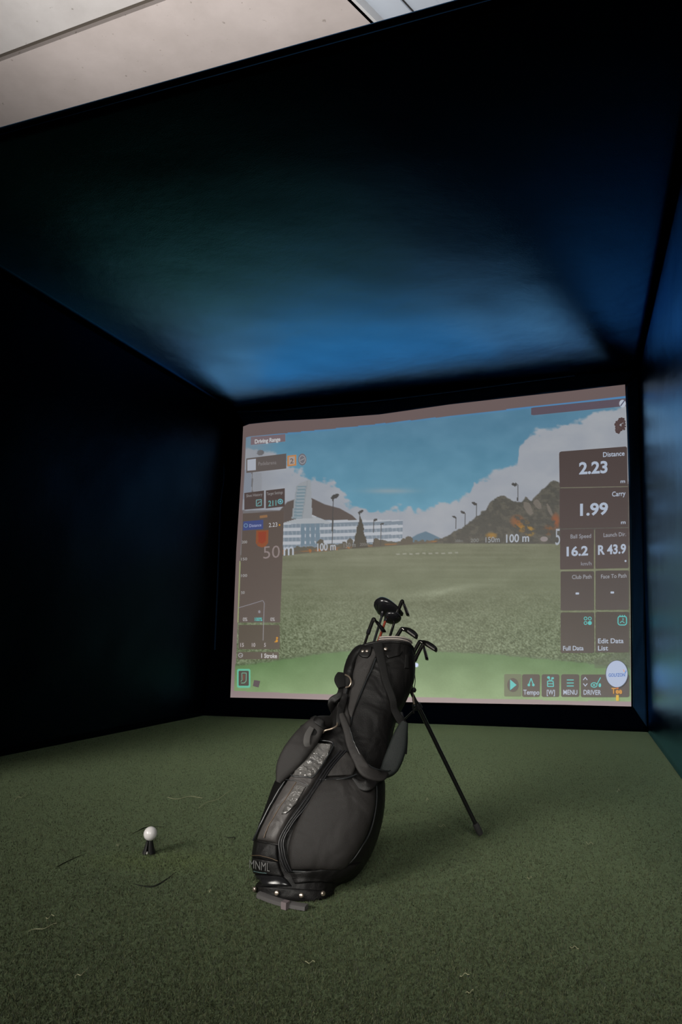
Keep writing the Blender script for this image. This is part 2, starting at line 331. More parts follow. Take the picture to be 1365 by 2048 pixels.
# ------------------------------------------------------------------ projection screen
def bil(a, b, off=0):
    return FBL*(1-a)*(1-b)+FBR*a*(1-b)+TBR*a*b+TBL*(1-a)*b
nb = 24
BV = [bil(i/nb*1.1-.05, j/nb*1.1-.05) for j in range(nb+1) for i in range(nb+1)]
BACK = BVHTree.FromPolygons(BV, [(j*(nb+1)+i, j*(nb+1)+i+1, (j+1)*(nb+1)+i+1, (j+1)*(nb+1)+i) for j in range(nb) for i in range(nb)])
bn = (FBR-FBL).cross(TBL-FBL).normalized()
if bn.y > 0: bn = -bn
def scr(px, py, off=.06):
    """point of the screen cloth (off metres in front of the back wall)"""
    d = ray(px, py); dn = d.normalized(); h = BACK.ray_cast(CAM, dn)
    if h[0] is None: h = (CAM+d*(5.1/d.y),)
    dist = (h[0]-CAM).length; return CAM+dn*(dist-off/max(.3, abs(dn.dot(bn))))
screen = empty('projection_screen', scr(860, 1413), label='large white projection screen showing a driving range picture', category='screen')
fit = lambda xs, ys: (lambda x: np.interp(x, xs, ys))
top_e = fit([487, 493, 520, 560, 640, 760, 900, 1050, 1150, 1251], [853, 849, 846, 842, 838, 829, 809, 792, 781, 769])
bot_e = fit([461, 560, 700, 800, 860, 1000, 1130, 1264], [1395, 1397, 1401, 1404, 1405, 1407.5, 1409.5, 1413])
lef_e = fit([845, 950, 1100, 1250, 1396], [487, 482.5, 473, 467, 461]); rig_e = fit([769, 860, 1000, 1200, 1413], [1251, 1255, 1259, 1262, 1263.5])
ptop = fit([490, 700, 900, 1100, 1253], [874, 854, 832, 809, 792]); pbot = fit([468, 700, 1000, 1262], [1382, 1390.5, 1398.5, 1403.5])
plef = fit([874, 1100, 1382], [492, 482, 469]); prig = fit([792, 900, 1200, 1403], [1253, 1257, 1261.5, 1263])
hz0 = fit([460, 565, 600, 700, 800, 860, 1120, 1262], [1128, 1112, 1107, 1097, 1090, 1086, 1087, 1090])
def paint(X, Y):
    H_ = np.zeros(X.shape+(3,)); 
    def put(mask, c, soft=None):
        mk = np.clip(mask, 0, 1)[..., None]; H_[:] = H_*(1-mk)+np.asarray(c, float)*mk
    def below(xs, ys, s=1.5): return (Y-np.interp(X, xs, ys))/s
    n1 = fbm(X/40, Y/26, 5, 1); n2 = fbm(X/9, Y/7, 3, 5); nx = fbm(X/2.2, Y/1.9, 2, 9); streak = fbm(X/120, Y/5, 3, 12)
    t = np.clip((Y-850)/200, 0, 1)[..., None]
    H_[:] = np.array([92, 128, 150])*(1-t)+np.array([104, 152, 172])*t
    H_[:] += ((n1-.5)*14)[..., None]
    jig = (n1-.5)*46+(n2-.5)*16
    CW = np.stack([146+n1*16, 151+n1*14, 160+n1*10], -1)
    lc = np.clip((Y+jig-np.interp(X, [480, 500, 540, 600, 640, 668, 682, 700, 760, 830, 880, 930], [885, 896, 905, 945, 950, 958, 985, 1000, 1012, 1022, 1016, 1020]))/7, 0, 1)[..., None]
    rc = np.clip((Y+jig*.8-np.interp(X, [850, 900, 940, 950, 1000, 1036, 1040, 1060, 1100, 1170, 1200, 1260], [1020, 1012, 985, 958, 938, 925, 888, 868, 858, 842, 828, 808]))/7, 0, 1)[..., None]
    H_[:] = H_*(1-lc)+CW*lc; H_[:] = H_*(1-rc)+CW*rc
    w = np.exp(-((X-780)/45)**2-((Y-982)/5)**2)[..., None]*.6; H_[:] = H_*(1-w)+np.array([150, 155, 158])*w
    # warm washed-out left edge
    # far mountains
    put(below([815, 835, 852, 866, 890], [1080, 1068, 1062, 1068, 1080])*(Y < 1090)*(X > 812)*(X < 892), (98, 118, 132))
    # left hill
    put(below([560, 575, 590, 625, 650, 680, 705, 722, 730], [1020, 1003, 998, 996, 1008, 1016, 1030, 1046, 1060])*(X < 728), (96, 88, 84))
    # building: main wings, tower
    wing = (X > 566)*(X < 806)*(Y > np.interp(X, [566, 625, 650, 806], [1046, 1030, 1040, 1040]))*(Y < 1104)
    st = (np.mod(Y+X*.03-1060, 13.5) < 6.0); put(wing*1., (122, 132, 142)); put((wing*st)*1., (172, 176, 182))
    put(((wing > 0) & (~st) & (np.mod(X, 8) < 1.6) & (Y > 1048))*1., (142, 150, 158))
    put(((X > 600)*(X < 640)*(Y > 1046)*(Y < 1092)*(np.mod(X-600, 10) > 2))*1., (112, 128, 140))
    roof = (X > 566)*(X < 662)*(Y > np.interp(X, [566, 598, 616, 640, 662], [1046, 1036, 1030, 1036, 1045]))*(Y < 1047); put(roof*1., (160, 164, 168))
    tl = np.interp(Y, [965, 1035], [594, 584]); tr = np.interp(Y, [959, 1035], [622, 625])
    tw = (X > tl)*(X < tr)*(Y > np.interp(X, [590, 600, 620, 624], [976, 966, 959, 962]))*(Y < 1037); put(tw*1., (147, 151, 155)); put((tw*(np.abs(X-tl-21) < 1))*1., (138, 142, 146)); put((tw*(X < tl+2.5))*1., (140, 146, 150))
    put((tw*(X < tl+20)*(X > tl+3)*(Y > 972))*1., (120, 136, 144)); put((tw*(X < tl+20)*(X > tl+3)*(np.mod(Y, 6.5) < 1.8)*(Y > 972))*1., (146, 154, 160))
    # hedge line, conifer, small trees
    hl = np.interp(X, [560, 700, 800, 850], [1096, 1088, 1082, 1080])+(n2-.5)*14
    put((Y > hl)/1.*(X < 900), (100, 96, 86)); put(((Y > hl+2) & (n2 > .66) & (X < 720))*1., (150, 104, 70)); put(np.exp(-((Y-hz0(X)+3)/1.6)**2)*np.clip((fbm(X/16, Y/3, 2, 31)-.45)*5, 0, .75)*(X > 585)*(X < 900), (158, 108, 66))
    put(((np.abs(X-721) < (Y-1033)*.22+n2*5-1)*(Y > 1033)*(Y < 1100))*1., (86, 82, 74))
    for tx, ty, s in ((700, 1078, 7), (690, 1082, 6), (642, 1082, 8), (752, 1080, 8), (764, 1082, 7), (808, 1078, 8), (818, 1076, 10)):
        put(((X-tx)**2/s**2+(Y-ty-8)**2/(s*1.4)**2+n2 < 1.4)*1., (98, 92, 82))
    # left edge stand
    put(((X < 503)*(Y > 940)*(Y < 1000))*.7, (110, 122, 140)); put(((X > 503.5)*(X < 506)*(Y > 940)*(Y < 1000))*1., (88, 82, 78))
    put(((X > 507)*(X < 524)*(Y > 945)*(Y < 1000))*.6, (140, 142, 146))
    put(((X-521)**2/70+(Y-906)**2/40+n2 < 1.35)*1., (92, 88, 86))
    # right hill
    rh = np.interp(X, [862, 880, 905, 925, 950, 975, 990, 1003, 1020, 1040, 1052, 1065, 1075, 1092, 1108, 1122], [1088, 1078, 1064, 1055, 1036, 1014, 996, 991, 998, 1003, 995, 1000, 990, 972, 960, 966])
    k = np.clip((Y-rh+(n2-.5)*9)/2, 0, 1)*(X > 862)*(X < 1260)*(Y < 1100); put(k, (90, 88, 82))
    put(k*np.clip((n2-.5)*4, 0, .55), (108, 104, 94)); put(k*np.clip((.42-nx)*3, 0, .4), (76, 74, 70)); 
    for ox, oy, sx, sy, cc in ((1046, 1052, 18, 14, (164, 122, 62)), (1060, 1062, 12, 12, (178, 136, 66)), (984, 1071, 14, 7, (160, 122, 66)), (1035, 1042, 16, 14, (140, 96, 70)), (1112, 1042, 10, 18, (150, 92, 66)), (1098, 1060, 12, 12, (128, 92, 68))):
        put(k*np.clip(1.1-((X-ox)**2/sx**2+(Y-oy)**2/sy**2), 0, 1)*np.clip((n2+.35*nx-.52)*5, 0, .8), cc)
    for ox, oy, sx, sy in ((1058, 1018, 9, 16), (1076, 1008, 8, 12), (1100, 1020, 4, 14)):
        put(k*(((X-ox)-(Y-oy)*.4)**2/sx**2+(Y-oy)**2/sy**2+(n2-.5) < .8)*.7, (126, 118, 110))
    # poles
    for x0, y0, y1, s in ((664.5, 996, 1108, 1), (718, 1026, 1095, .7), (747.5, 1042, 1092, .6), (762, 1050, 1092, .5), (1036, 972, 1002, .9), (954, 1010, 1036, .7), (930, 1027, 1052, .6), (912, 1036, 1058, .5)):
        put(((np.abs(X-x0-(y1-Y)*.02) < 1.1*s)*(Y > y0)*(Y < y1))*1., (82, 80, 78))
        sg = 1 if x0 < 800 else -1
        put((((X-x0-6*s*sg)**2/(8*s)**2+(Y-y0+1+sg*(X-x0)*.35)**2/(4.5*s)**2 < 1)*(n2 > .35))*1., (82, 80, 78))
    # range grass
    hz = np.interp(X, [460, 565, 600, 700, 800, 860, 1120, 1262], [1128, 1112, 1107, 1097, 1090, 1086, 1087, 1090])
    gk = np.clip((Y-hz)/1.5, 0, 1); d = np.clip((Y-hz)/220, 0, 1)
    G = np.stack([118-d*26, 119-d*14, 100-d*24], -1)+((streak-.5)*16*(1-d))[..., None]+((n1-.5)*14)[..., None]
    G += ((nx-.5)*(10+95*np.clip((Y-1170)/120, 0, 1)))[..., None]
    w = np.exp(-((X-890)/60)**2-((Y-1180-(n1-.5)*14+(X-890)*.15)/7)**2)[..., None]; G += w*22
    w = np.exp(-((X-860)/90)**2-((Y-1208)/14)**2)[..., None]; G -= w*12
    H_[:] = H_*(1-gk[..., None])+G*gk[..., None]
    put(((np.abs(Y-1107+(X-850)*.02) < 1.4)*(X > 790)*(X < 918)*(np.mod(X, 13) < 7))*.6, (160, 160, 150))
    # green tee ground
    tg = np.interp(X, [460, 540, 640, 760, 870, 1000, 1150, 1262], [1332, 1322, 1306, 1294, 1301, 1308, 1322, 1336])+(n2-.5)*4
    tk = np.clip((Y-tg)/3, 0, 1)*(Y > 1200); e = np.clip((Y-1320)/80, 0, 1)
    T = np.stack([88+e*38, 118+e*34, 74+e*32], -1)+((n1-.5)*22)[..., None]+((nx-.5)*9)[..., None]
    H_[:] = H_*(1-tk[..., None])+T*tk[..., None]
    sh = np.clip(1-np.abs(Y-tg)/4, 0, 1)*(Y > 1200); put(sh*.35, (74, 92, 66))
    put(((X > 1190)*(Y > 1300)*(Y < 1336)*(Y > 1318-(X-1190)*.3))*.55, (84, 92, 72))
    put(((X-833)**2+(Y-1330)**2 < 18)*1., (190, 205, 235))
    # blue fringe along the top of the picture
    f = np.clip(1-(Y-ptop(X))/5, 0, 1)*np.interp(X, [480, 900, 1100, 1260], [.5, .4, .8, 1]); put(f, (84, 134, 190))
    # haze towards the left
    hz_ = np.clip((560-X)/90, 0, .5); put(hz_*(Y < 1110), (134, 136, 142))
    # cloth border round the picture: room light painted into its glow, brighter below
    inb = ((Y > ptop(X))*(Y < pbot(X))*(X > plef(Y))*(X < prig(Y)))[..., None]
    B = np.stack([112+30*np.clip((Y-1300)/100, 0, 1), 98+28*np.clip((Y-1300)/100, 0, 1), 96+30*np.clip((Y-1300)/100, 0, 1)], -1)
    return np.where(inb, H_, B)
def emis(c): return np.clip(lin(c)-np.array(AMB), .002, None)
NXS, NYS = 520, 430
us = np.linspace(0, 1, NXS); vs = np.linspace(0, 1, NYS)
U, Vv = np.meshgrid(us, vs)
Yg = np.zeros_like(U); Xg = 461+U*803
for _ in range(4):
    Yg = top_e(Xg)*(1-Vv)+bot_e(Xg)*Vv; Xg = lef_e(Yg)*(1-U)+rig_e(Yg)*U
colr = paint(Xg, Yg)
# creases pressed into the cloth
cz = np.zeros_like(Xg)
for (x0, y0, x1, y1, a) in ((765, 925, 800, 885, 1), (800, 885, 845, 925, .8), (755, 880, 790, 892, .8), (845, 880, 830, 895, .6), (620, 915, 645, 935, .7), (900, 890, 920, 910, .7), (895, 880, 925, 862, .7), (1100, 850, 1150, 890, .6), (1050, 900, 1110, 860, .5), (1160, 1170, 1180, 1200, .5), (1170, 960, 1165, 1000, .6), (870, 1150, 930, 1170, .4)):
    dx, dy = x1-x0, y1-y0; l = math.hypot(dx, dy); s = ((Xg-x0)*dx+(Yg-y0)*dy)/l; t = ((Xg-x0)*-dy+(Yg-y0)*dx)/l+4*np.sin(s/l*3)
    cz += a*np.exp(-(t/2.6)**2)*np.clip(1-np.abs(s/l-.5)*2, 0, 1)
org = wloc(screen); V = np.zeros((NYS, NXS, 3))
# coarse cast, bilinear refine
st = 8; ci = list(range(0, NXS, st))+[NXS-1]; cj = list(range(0, NYS, st))+[NYS-1]
G = np.array([[tuple(scr(Xg[j, i], Yg[j, i])) for i in ci] for j in cj])
for c in range(3):
    A_ = np.array([np.interp(np.arange(NXS), ci, G[j, :, c]) for j in range(len(cj))])
    V[:, :, c] = np.array([np.interp(np.arange(NYS), cj, A_[:, i]) for i in range(NXS)]).T
# exact pixel placement uses the same plane: displace by crease
for c in range(3): V[:, :, c] += cz*.006*bn[c]-org[c]
me = bpy.data.meshes.new('screen_cloth'); me.vertices.add(NXS*NYS); me.vertices.foreach_set('co', V.reshape(-1))
I = np.arange(NXS*NYS).reshape(NYS, NXS); Q = np.stack([I[:-1, :-1], I[1:, :-1], I[1:, 1:], I[:-1, 1:]], -1).reshape(-1, 4); nq = len(Q)
me.loops.add(nq*4); me.loops.foreach_set('vertex_index', Q.reshape(-1).astype(np.int32)); me.polygons.add(nq)
me.polygons.foreach_set('loop_start', np.arange(0, nq*4, 4, dtype=np.int32)); me.update(calc_edges=True)
for p in (me,): p.polygons.foreach_set('use_smooth', np.ones(nq, bool))
at = me.color_attributes.new('picture', 'FLOAT_COLOR', 'POINT'); c4 = np.ones((NXS*NYS, 4), np.float32)
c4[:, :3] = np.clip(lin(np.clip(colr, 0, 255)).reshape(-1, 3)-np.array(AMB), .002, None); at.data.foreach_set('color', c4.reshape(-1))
ms = bpy.data.materials.new('projected_picture'); ms.use_nodes = True; n = ms.node_tree.nodes; p = n['Principled BSDF']; vc = n.new('ShaderNodeVertexColor'); vc.layer_name = 'picture'
CLOTH = (.26, .24, .23)
p.inputs['Base Color'].default_value = (*CLOTH, 1); p.inputs['Roughness'].default_value = .9; p.inputs['Specular IOR Level'].default_value = .1
ms.node_tree.links.new(vc.outputs[0], p.inputs['Emission Color']); p.inputs['Emission Strength'].default_value = 1
me.materials.append(ms); so = bpy.data.objects.new('screen_cloth', me); C.objects.link(so); so.parent = screen
# back layer gives the cloth thickness
def rectpx(L0, T0, R0, B0): return [(L0, T0), (R0, T0), (R0, B0), (L0, B0)]
e_pts = [(float(lef_e(y)), y) for y in np.linspace(853, 1395, 20)]+[(x, float(bot_e(x))) for x in np.linspace(470, 1255, 30)]+[(float(rig_e(y)), y) for y in np.linspace(1413, 769, 20)]+[(x, float(top_e(x))) for x in np.linspace(1245, 495, 30)]
fr = [scr(x, y, .06) for x, y in e_pts]; bk = [scr(x, y, .045) for x, y in e_pts]; nE = len(fr)
mesh('screen_edge', fr+bk, [(i, (i+1) % nE, nE+(i+1) % nE, nE+i) for i in range(nE)], mat('cloth_white', CLOTH, .9), screen)

EM = {}
def em(c):
    k = tuple(c)
    if k not in EM: EM[k] = mat('lit_%d_%d_%d' % k, CLOTH, .9, spec=.1, emis=tuple(float(x) for x in emis(c)))
    return EM[k]
def flat(name, pts, c, layer, parent, **k):
    o = .0615+.0025*layer; P = [scr(x, y, o) for x, y in pts]
    return mesh(name, P, [tuple(range(len(P)))], em(c), parent, False, **k)
def multi(name, polys, c, layer, parent, **k):
    mb = MB(); o = .0615+.0025*layer
    for P in polys: mb.add([scr(x, y, o) for x, y in P], [tuple(range(len(P)))])
    return mb.build(name, em(c), parent, False, **k)
def rr(x0, y0, x1, y1, r=4, sl=0.0):
    """rounded rectangle in picture space; sl = slope of its horizontal edges"""
    out = []
    for cx, cy, a0 in ((x0+r, y0+r, 180), (x1-r, y0+r, 270), (x1-r, y1-r, 0), (x0+r, y1-r, 90)):
        for k in range(5):
            a = math.radians(a0+k*22.5); x = cx+r*math.cos(a); y = cy+r*math.sin(a); out.append((x, y+(x-x0)*sl))
    return out
def disc(cx, cy, rx, ry=None, n=24): ry = ry or rx; return [(cx+rx*math.cos(2*math.pi*k/n), cy+ry*math.sin(2*math.pi*k/n)) for k in range(n)]
def line(x0, y0, x1, y1, w): 
    l = math.hypot(x1-x0, y1-y0); nx, ny = -(y1-y0)/l*w/2, (x1-x0)/l*w/2
    return [(x0+nx, y0+ny), (x1+nx, y1+ny), (x1-nx, y1-ny), (x0-nx, y0-ny)]
def pline(P, w): return [line(*P[i], *P[i+1], w) for i in range(len(P)-1)]
def ring(cx, cy, r, w, n=20, ry=None): ry = ry or r; return [line(cx+r*math.cos(2*math.pi*k/n), cy+ry*math.sin(2*math.pi*k/n), cx+r*math.cos(2*math.pi*(k+1)/n), cy+ry*math.sin(2*math.pi*(k+1)/n), w) for k in range(n)]
_tx = {}
def glyphs(s, bold):
    if (s, bold) in _tx: return _tx[(s, bold)]
    cu_ = bpy.data.curves.new('t', 'FONT'); cu_.body = s; cu_.size = 1; cu_.resolution_u = 3; cu_.offset = bold; cu_.fill_mode = 'BOTH'
    o = bpy.data.objects.new('t', cu_); C.objects.link(o); bpy.context.view_layer.update()
    m = bpy.data.meshes.new_from_object(o.evaluated_get(bpy.context.evaluated_depsgraph_get()))
    v = [(a.co.x, a.co.y) for a in m.vertices]; f = [tuple(p.vertices) for p in m.polygons]
    bpy.data.objects.remove(o); bpy.data.curves.remove(cu_); bpy.data.meshes.remove(m)
    xs = [a[0] for a in v]; _tx[(s, bold)] = (v, f, min(xs), max(xs)); return _tx[(s, bold)]
def text2px(s, x0, y0, x1, y1, cap, bold=.012):
    v, f, a, b = glyphs(s, bold); k = (x1-x0)/(b-a); sl = (y1-y0)/(x1-x0); ky = cap/.70
    return [(x0+(x-a)*k, y0+(x-a)*k*sl-y*ky) for x, y in v], f
def text(s, x0, y0, x1, y1, cap, c=(170, 180, 196), layer=2, parent=None, bold=.012, name='panel_text', **kw):
    v, f = text2px(s, x0, y0, x1, y1, cap, bold); o = .0615+.0025*layer
    return mesh(name, [scr(x, y, o) for x, y in v], f, em(c), parent, False, **kw)
WH = (168, 178, 194); TEAL = (84, 180, 176); DK = (86, 76, 73); DK2 = (76, 68, 62); OR = (196, 138, 50)
def part(name, pts, c=DK, layer=1, label=None):
    o = flat(name, pts, c, layer, screen)
    if label: o['label'] = label
    return o
# --- right-hand data panels
P = part('data_panel', [(1119, 908), (1120, 904.5), (1123, 903), (1252, 893), (1255, 895), (1256.5, 971), (1254, 973), (1124, 975), (1121, 975), (1120, 972)], DK, 1, 'brown data box reading distance 2.23 m')
text('Distance', 1207, 914, 1250, 911, 9.5, parent=P); text('2.23', 1159, 948, 1216, 945, 23, WH, parent=P, bold=.03); text('m', 1242, 966, 1251, 965.5, 7, parent=P)
P = part('data_panel', rr(1120, 977, 1257, 1057, 2, -.02), DK, 1, 'brown data box reading carry 1.99 m')
text('Carry', 1225, 993, 1252, 991, 9.5, parent=P); text('1.99', 1161, 1031, 1217, 1028, 23, WH, parent=P, bold=.03); text('m', 1243, 1048, 1252, 1047.5, 7, parent=P)
P = part('data_panel', rr(1121, 1059, 1188.5, 1139, 2, -.02), DK, 1, 'small data box reading ball speed 16.2')
text('Ball Speed', 1142, 1077, 1183, 1075.5, 8, (146, 148, 156), parent=P, bold=.004); text('16.2', 1134, 1112, 1177, 1110, 18, WH, parent=P, bold=.03); text('km/h', 1163, 1131, 1184, 1130.5, 7.5, (140, 142, 150), parent=P, bold=0)
P = part('data_panel', rr(1191.5, 1057.5, 1258, 1137.5, 2, -.02), DK, 1, 'small data box reading launch direction R 43.9')
text('Launch Dir.', 1208, 1074, 1253, 1072, 8, (150, 152, 160), parent=P, bold=.004); text('R 43.9', 1197, 1109, 1253, 1106, 18, WH, parent=P, bold=.03); flat('degree_mark', disc(1252, 1122, 2), WH, 2, P)
P = part('data_panel', rr(1122, 1143, 1189, 1221, 3, -.01), (82, 74, 70), 1, 'small data box headed Club Path with a dash')
text('Club Path', 1145, 1158, 1184, 1157, 8, (150, 152, 158), parent=P, bold=.004); flat('dash', rr(1152, 1185, 1159, 1189, 1), WH, 2, P)
P = part('data_panel', rr(1192, 1141.5, 1259, 1220, 3, -.01), (82, 74, 70), 1, 'small data box headed Face To Path with a dash')
text('Face To Path', 1203, 1157, 1254, 1155, 8, (150, 152, 158), parent=P, bold=.004); flat('dash', rr(1222, 1183, 1229, 1187, 1), WH, 2, P)
P = part('data_panel', rr(1122, 1225, 1189.5, 1306, 3), DK2, 1, 'dark button box reading Full Data')
text('Full Data', 1127, 1301, 1168, 1300.5, 9, WH, parent=P)
multi('grid_icon', ring(1172, 1237, 3, 1.4)+ring(1180.5, 1237, 3, 1.4)+ring(1172, 1246, 3, 1.4)+[disc(1180.5, 1246, 4)], TEAL, 2, P)
P = part('data_panel', rr(1192, 1224, 1259.5, 1305, 3), DK2, 1, 'dark button box reading Edit Data List')
text('Edit Data', 1197, 1286.5, 1248, 1286, 9.5, WH, parent=P); text('List', 1197, 1301, 1217, 1300.5, 9.5, WH, parent=P)
multi('list_icon', pline([(1239, 1233), (1252, 1233), (1254, 1236), (1254, 1247), (1251, 1250), (1240, 1250), (1237, 1247), (1237, 1236), (1239, 1233)], 2)+pline([(1241, 1246), (1245, 1242), (1250, 1246)], 1.4)+[line(1247, 1236, 1247, 1241, 1.5)]+[line(x, 1230, x, 1233, 1.5) for x in (1241, 1245.5, 1250)], TEAL, 2, P)
multi('divider', pline([(1190, 1060), (1190.6, 1305)], .9)+pline([(1122, 1141), (1258, 1139)], .9)+pline([(1122, 1223), (1259, 1222)], .9)+pline([(1122, 975.5), (1256, 973)], .7), (134, 134, 112), 2, screen)
# --- top bar, leaf, slashed circle
P = part('title_bar', [(1063, 816), (1068, 815), (1252, 796.5), (1253.5, 812), (1068, 830.5), (1063, 829.5)], (98, 88, 96), 1, 'long dark bar across the top right of the picture')
multi('slash_icon', [disc(1246, 807, 6.5, 7.5)], (176, 184, 196), 2, P); multi('slash_stroke', [line(1242, 812, 1250, 801, 2.2)], (92, 92, 110), 3, P)
LEAF = [(-5, 12, 2.6), (-2, 14, 2.2), (-7, 9, 1.8), (-1, 10, 3), (3, 8, 2.6), (-5, 4, 3.2), (-1, 4, 3.4), (6, 4, 3), (9, 7, 2), (-7, -2, 2.8), (-3, -3, 3), (7, -1, 2.6), (10, -3, 2), (2, -7, 3), (-1, -9, 2.6), (6, -9, 3), (9, -8, 2.4), (4, -13, 2.6), (0, -13, 1.8), (8, -13, 1.8), (-6, -7, 1.8), (11, 2, 1.6)]
multi('leaf_cluster', [disc(1240+dx0, 851+dy0, rad0*1.35, None, 7) for dx0, dy0, rad0 in LEAF], (88, 74, 72), 1, screen)
# --- bottom toolbar
P = part('toolbar_button', rr(1009, 1348, 1044, 1393, 3), (98, 106, 80), 1, 'olive toolbar button with a teal play arrow')
flat('button_disc', disc(1026.5, 1370, 11.5, 14), DK2, 2, P); flat('play_arrow', [(1021, 1359), (1034, 1370), (1021, 1380.5)], TEAL, 3, P)
for (x0, x1, t, a, b) in ((1045, 1080.5, 'Tempo', 1047.5, 1079.5), (1084, 1119.5, '[W]', 1094.5, 1110.5), (1123, 1159.5, 'MENU', 1127.5, 1155.5)):
    P = part('toolbar_button', rr(x0, 1348.5, x1, 1394, 4), DK2, 1, 'dark toolbar button marked %s' % t)
    text(t, a, 1389, b, 1389.3, 9.5, WH, parent=P)
    if t == 'Tempo': multi('tempo_icon', pline([(1058.5, 1369), (1063, 1357), (1067.5, 1369)], 1.8)+[disc(1058.5, 1370, 2.6), disc(1067.5, 1370, 2.6), disc(1063, 1358, 1.6)], TEAL, 2, P)
    if t == '[W]': multi('club_bag_icon', pline([(1096, 1362), (1107, 1362), (1108, 1373), (1096, 1373), (1096, 1362)], 1.8)+[line(1096, 1367.5, 1107, 1367.5, 1.5), disc(1098, 1355, 3, 2.5), disc(1106, 1356.5, 2.8, 2.2), line(1099, 1357, 1101, 1361, 1.6), line(1105, 1358, 1103, 1361, 1.6)], TEAL, 2, P)
    if t == 'MENU': multi('menu_icon', [line(1134.5, y, 1148.5, y, 1.9) for y in (1360, 1366, 1372)], TEAL, 2, P)
P = part('toolbar_button', rr(1162.5, 1349, 1260, 1394.5, 4), DK2, 1, 'wide dark toolbar button marked DRIVER')
text('DRIVER', 1168, 1389.2, 1203, 1389.8, 9.5, WH, parent=P)
flat('chevron', [(1166.9, 1359.4), (1171.5, 1353.8), (1176.1, 1359.4), (1175, 1360.6), (1171.5, 1356.2), (1168, 1360.6)], WH, 2, P); flat('chevron', [(1166.9, 1367.6), (1168, 1366.4), (1171.5, 1370.8), (1175, 1366.4), (1176.1, 1367.6), (1171.5, 1373.2)], WH, 2, P)
multi('driver_icon', ring(1189, 1370, 6, 1.8, 16, 4.5)+[disc(1189, 1370, 2.4, 1.6), line(1195, 1368, 1202, 1355, 1.8), disc(1200.5, 1370.5, 2.6, 4)], TEAL, 2, P)
P = flat('ball_icon_rim', disc(1234.5, 1348.2, 23, 28, 36), (58, 62, 66), 4, screen)
flat('ball_icon', disc(1234.5, 1347.8, 21.5, 26.5, 36), (164, 176, 200), 5, P); text('GOLFZON', 1218, 1353.5, 1251, 1352.8, 6.5, (30, 96, 168), 6, P, .02, 'ball_lettering')
multi('ball_spark', [line(1247.5, 1339, 1250, 1344, 1.5)], (206, 140, 100), 6, P); multi('ball_spark', [line(1253.5, 1341, 1250.5, 1347, 1.5)], (50, 110, 180), 6, P)
text('Tee', 1224, 1387, 1245, 1387.3, 11, OR, 4, screen, .03, 'tee_lettering'); flat('tee_peg', rr(1233, 1390, 1238.5, 1401.5, 1), (208, 168, 44), 4, screen); flat('tee_peg', rr(1232, 1374.5, 1238, 1377.5, .8), (206, 110, 50), 4, screen)
# --- left-hand panels
P = part('title_label', [(502, 874), (571, 868), (571, 883), (502, 890)], (120, 106, 110), 1, 'small label reading Driving Range'); text('Driving Range', 510, 887, 561, 882, 8, (186, 188, 190), parent=P, bold=.025)
P = part('name_plate', [(493, 917), (573, 907), (573, 937), (493, 946)], (100, 93, 90), 1, 'dark name plate with a white square'); flat('avatar', [(495, 919.5), (512, 917.5), (512, 940), (495, 941.5)], (164, 168, 178), 2, P); text('Padelarena', 517, 931, 553, 928, 7, (128, 124, 124), parent=P, bold=0)
P = part('badge', [(575, 911.5), (593, 909.5), (593, 931), (575, 933)], (180, 128, 84), 1, 'orange square badge'); flat('badge_face', [(578, 914), (590, 912.5), (590, 928), (578, 929.5)], (160, 150, 144), 2, P); text('2', 580.5, 927, 587.5, 926.5, 10, (104, 92, 88), 3, P)
P = part('round_badge', disc(605, 919, 8.5, 12), (112, 112, 118), 1); multi('badge_ring', ring(605, 919, 6, 1.4, 18, 8)+[line(601, 921, 609, 917, 1.5)], (148, 148, 152), 2, P)
P = part('setting_box', [(489, 986), (528.5, 981), (528.5, 1016), (489, 1019.5)], DK, 1, 'small dark box reading Shot History'); text('Shot History', 493, 994.5, 525, 991, 5.5, (140, 138, 138), parent=P, bold=0)
multi('chart_icon', pline([(513, 1000), (523, 999), (523, 1011), (513, 1012), (513, 1000)], 1.4)+pline([(515, 1009), (518, 1005), (522, 1003)], 1.2), (112, 158, 160), 2, P)
P = part('setting_box', [(532, 981), (570, 976.5), (570, 1013), (532, 1017)], DK, 1, 'small dark box reading Target Settings 211'); text('Target Settings', 534, 990.5, 566, 987, 5.5, (140, 138, 138), parent=P, bold=0)
text('211', 537, 1012.5, 553, 1011, 11, (104, 160, 160), parent=P); multi('target_icon', ring(561, 1003, 4.5, 1.6)+[disc(561, 1003, 2)], (104, 170, 180), 2, P)
P = part('shot_chart', [(486, 1027), (568, 1022), (565, 1130), (560.5, 1245), (478, 1245), (482, 1130)], (96, 86, 80), 1, 'tall brown chart panel down the left side')
multi('chart_header', [line(520, 1034, 535, 1032, 5)], (140, 108, 80), 2, P); flat('blue_tab', [(487, 1043), (527, 1039.5), (526.5, 1058), (486, 1061)], (74, 82, 124), 2, P); text('Distance', 499, 1054.5, 523, 1052.5, 6, (150, 156, 184), 3, P, .004)
multi('swirl_icon', ring(492, 1051, 3.5, 1.2), (112, 140, 160), 3, P); text('2.23', 538, 1054.5, 555, 1053, 8.5, (184, 184, 186), parent=P, bold=0); flat('orange_dot', disc(559.5, 1050, 1.6), OR, 2, P)
flat('target_shield', [(513, 1061), (537.5, 1060), (536.5, 1086), (531, 1093), (524, 1095), (516, 1092), (512, 1086)], (136, 84, 60), 2, P); flat('shield_core', [(517, 1064), (533, 1063), (532, 1083), (525, 1088), (517, 1084)], (140, 72, 56), 3, P)
for t, y in (('200', 1087), ('150', 1121), ('100', 1154), ('50', 1188)):
    w = 12 if len(t) > 2 else 7; text(t, 482.5 if y > 1100 else 484, y, 482.5+w, y-.5, 5.5, (160, 160, 160), 2, P, 0)
text('50', 527, 1117.5, 560, 1115, 25, (138, 126, 124), 2, P, -.006)
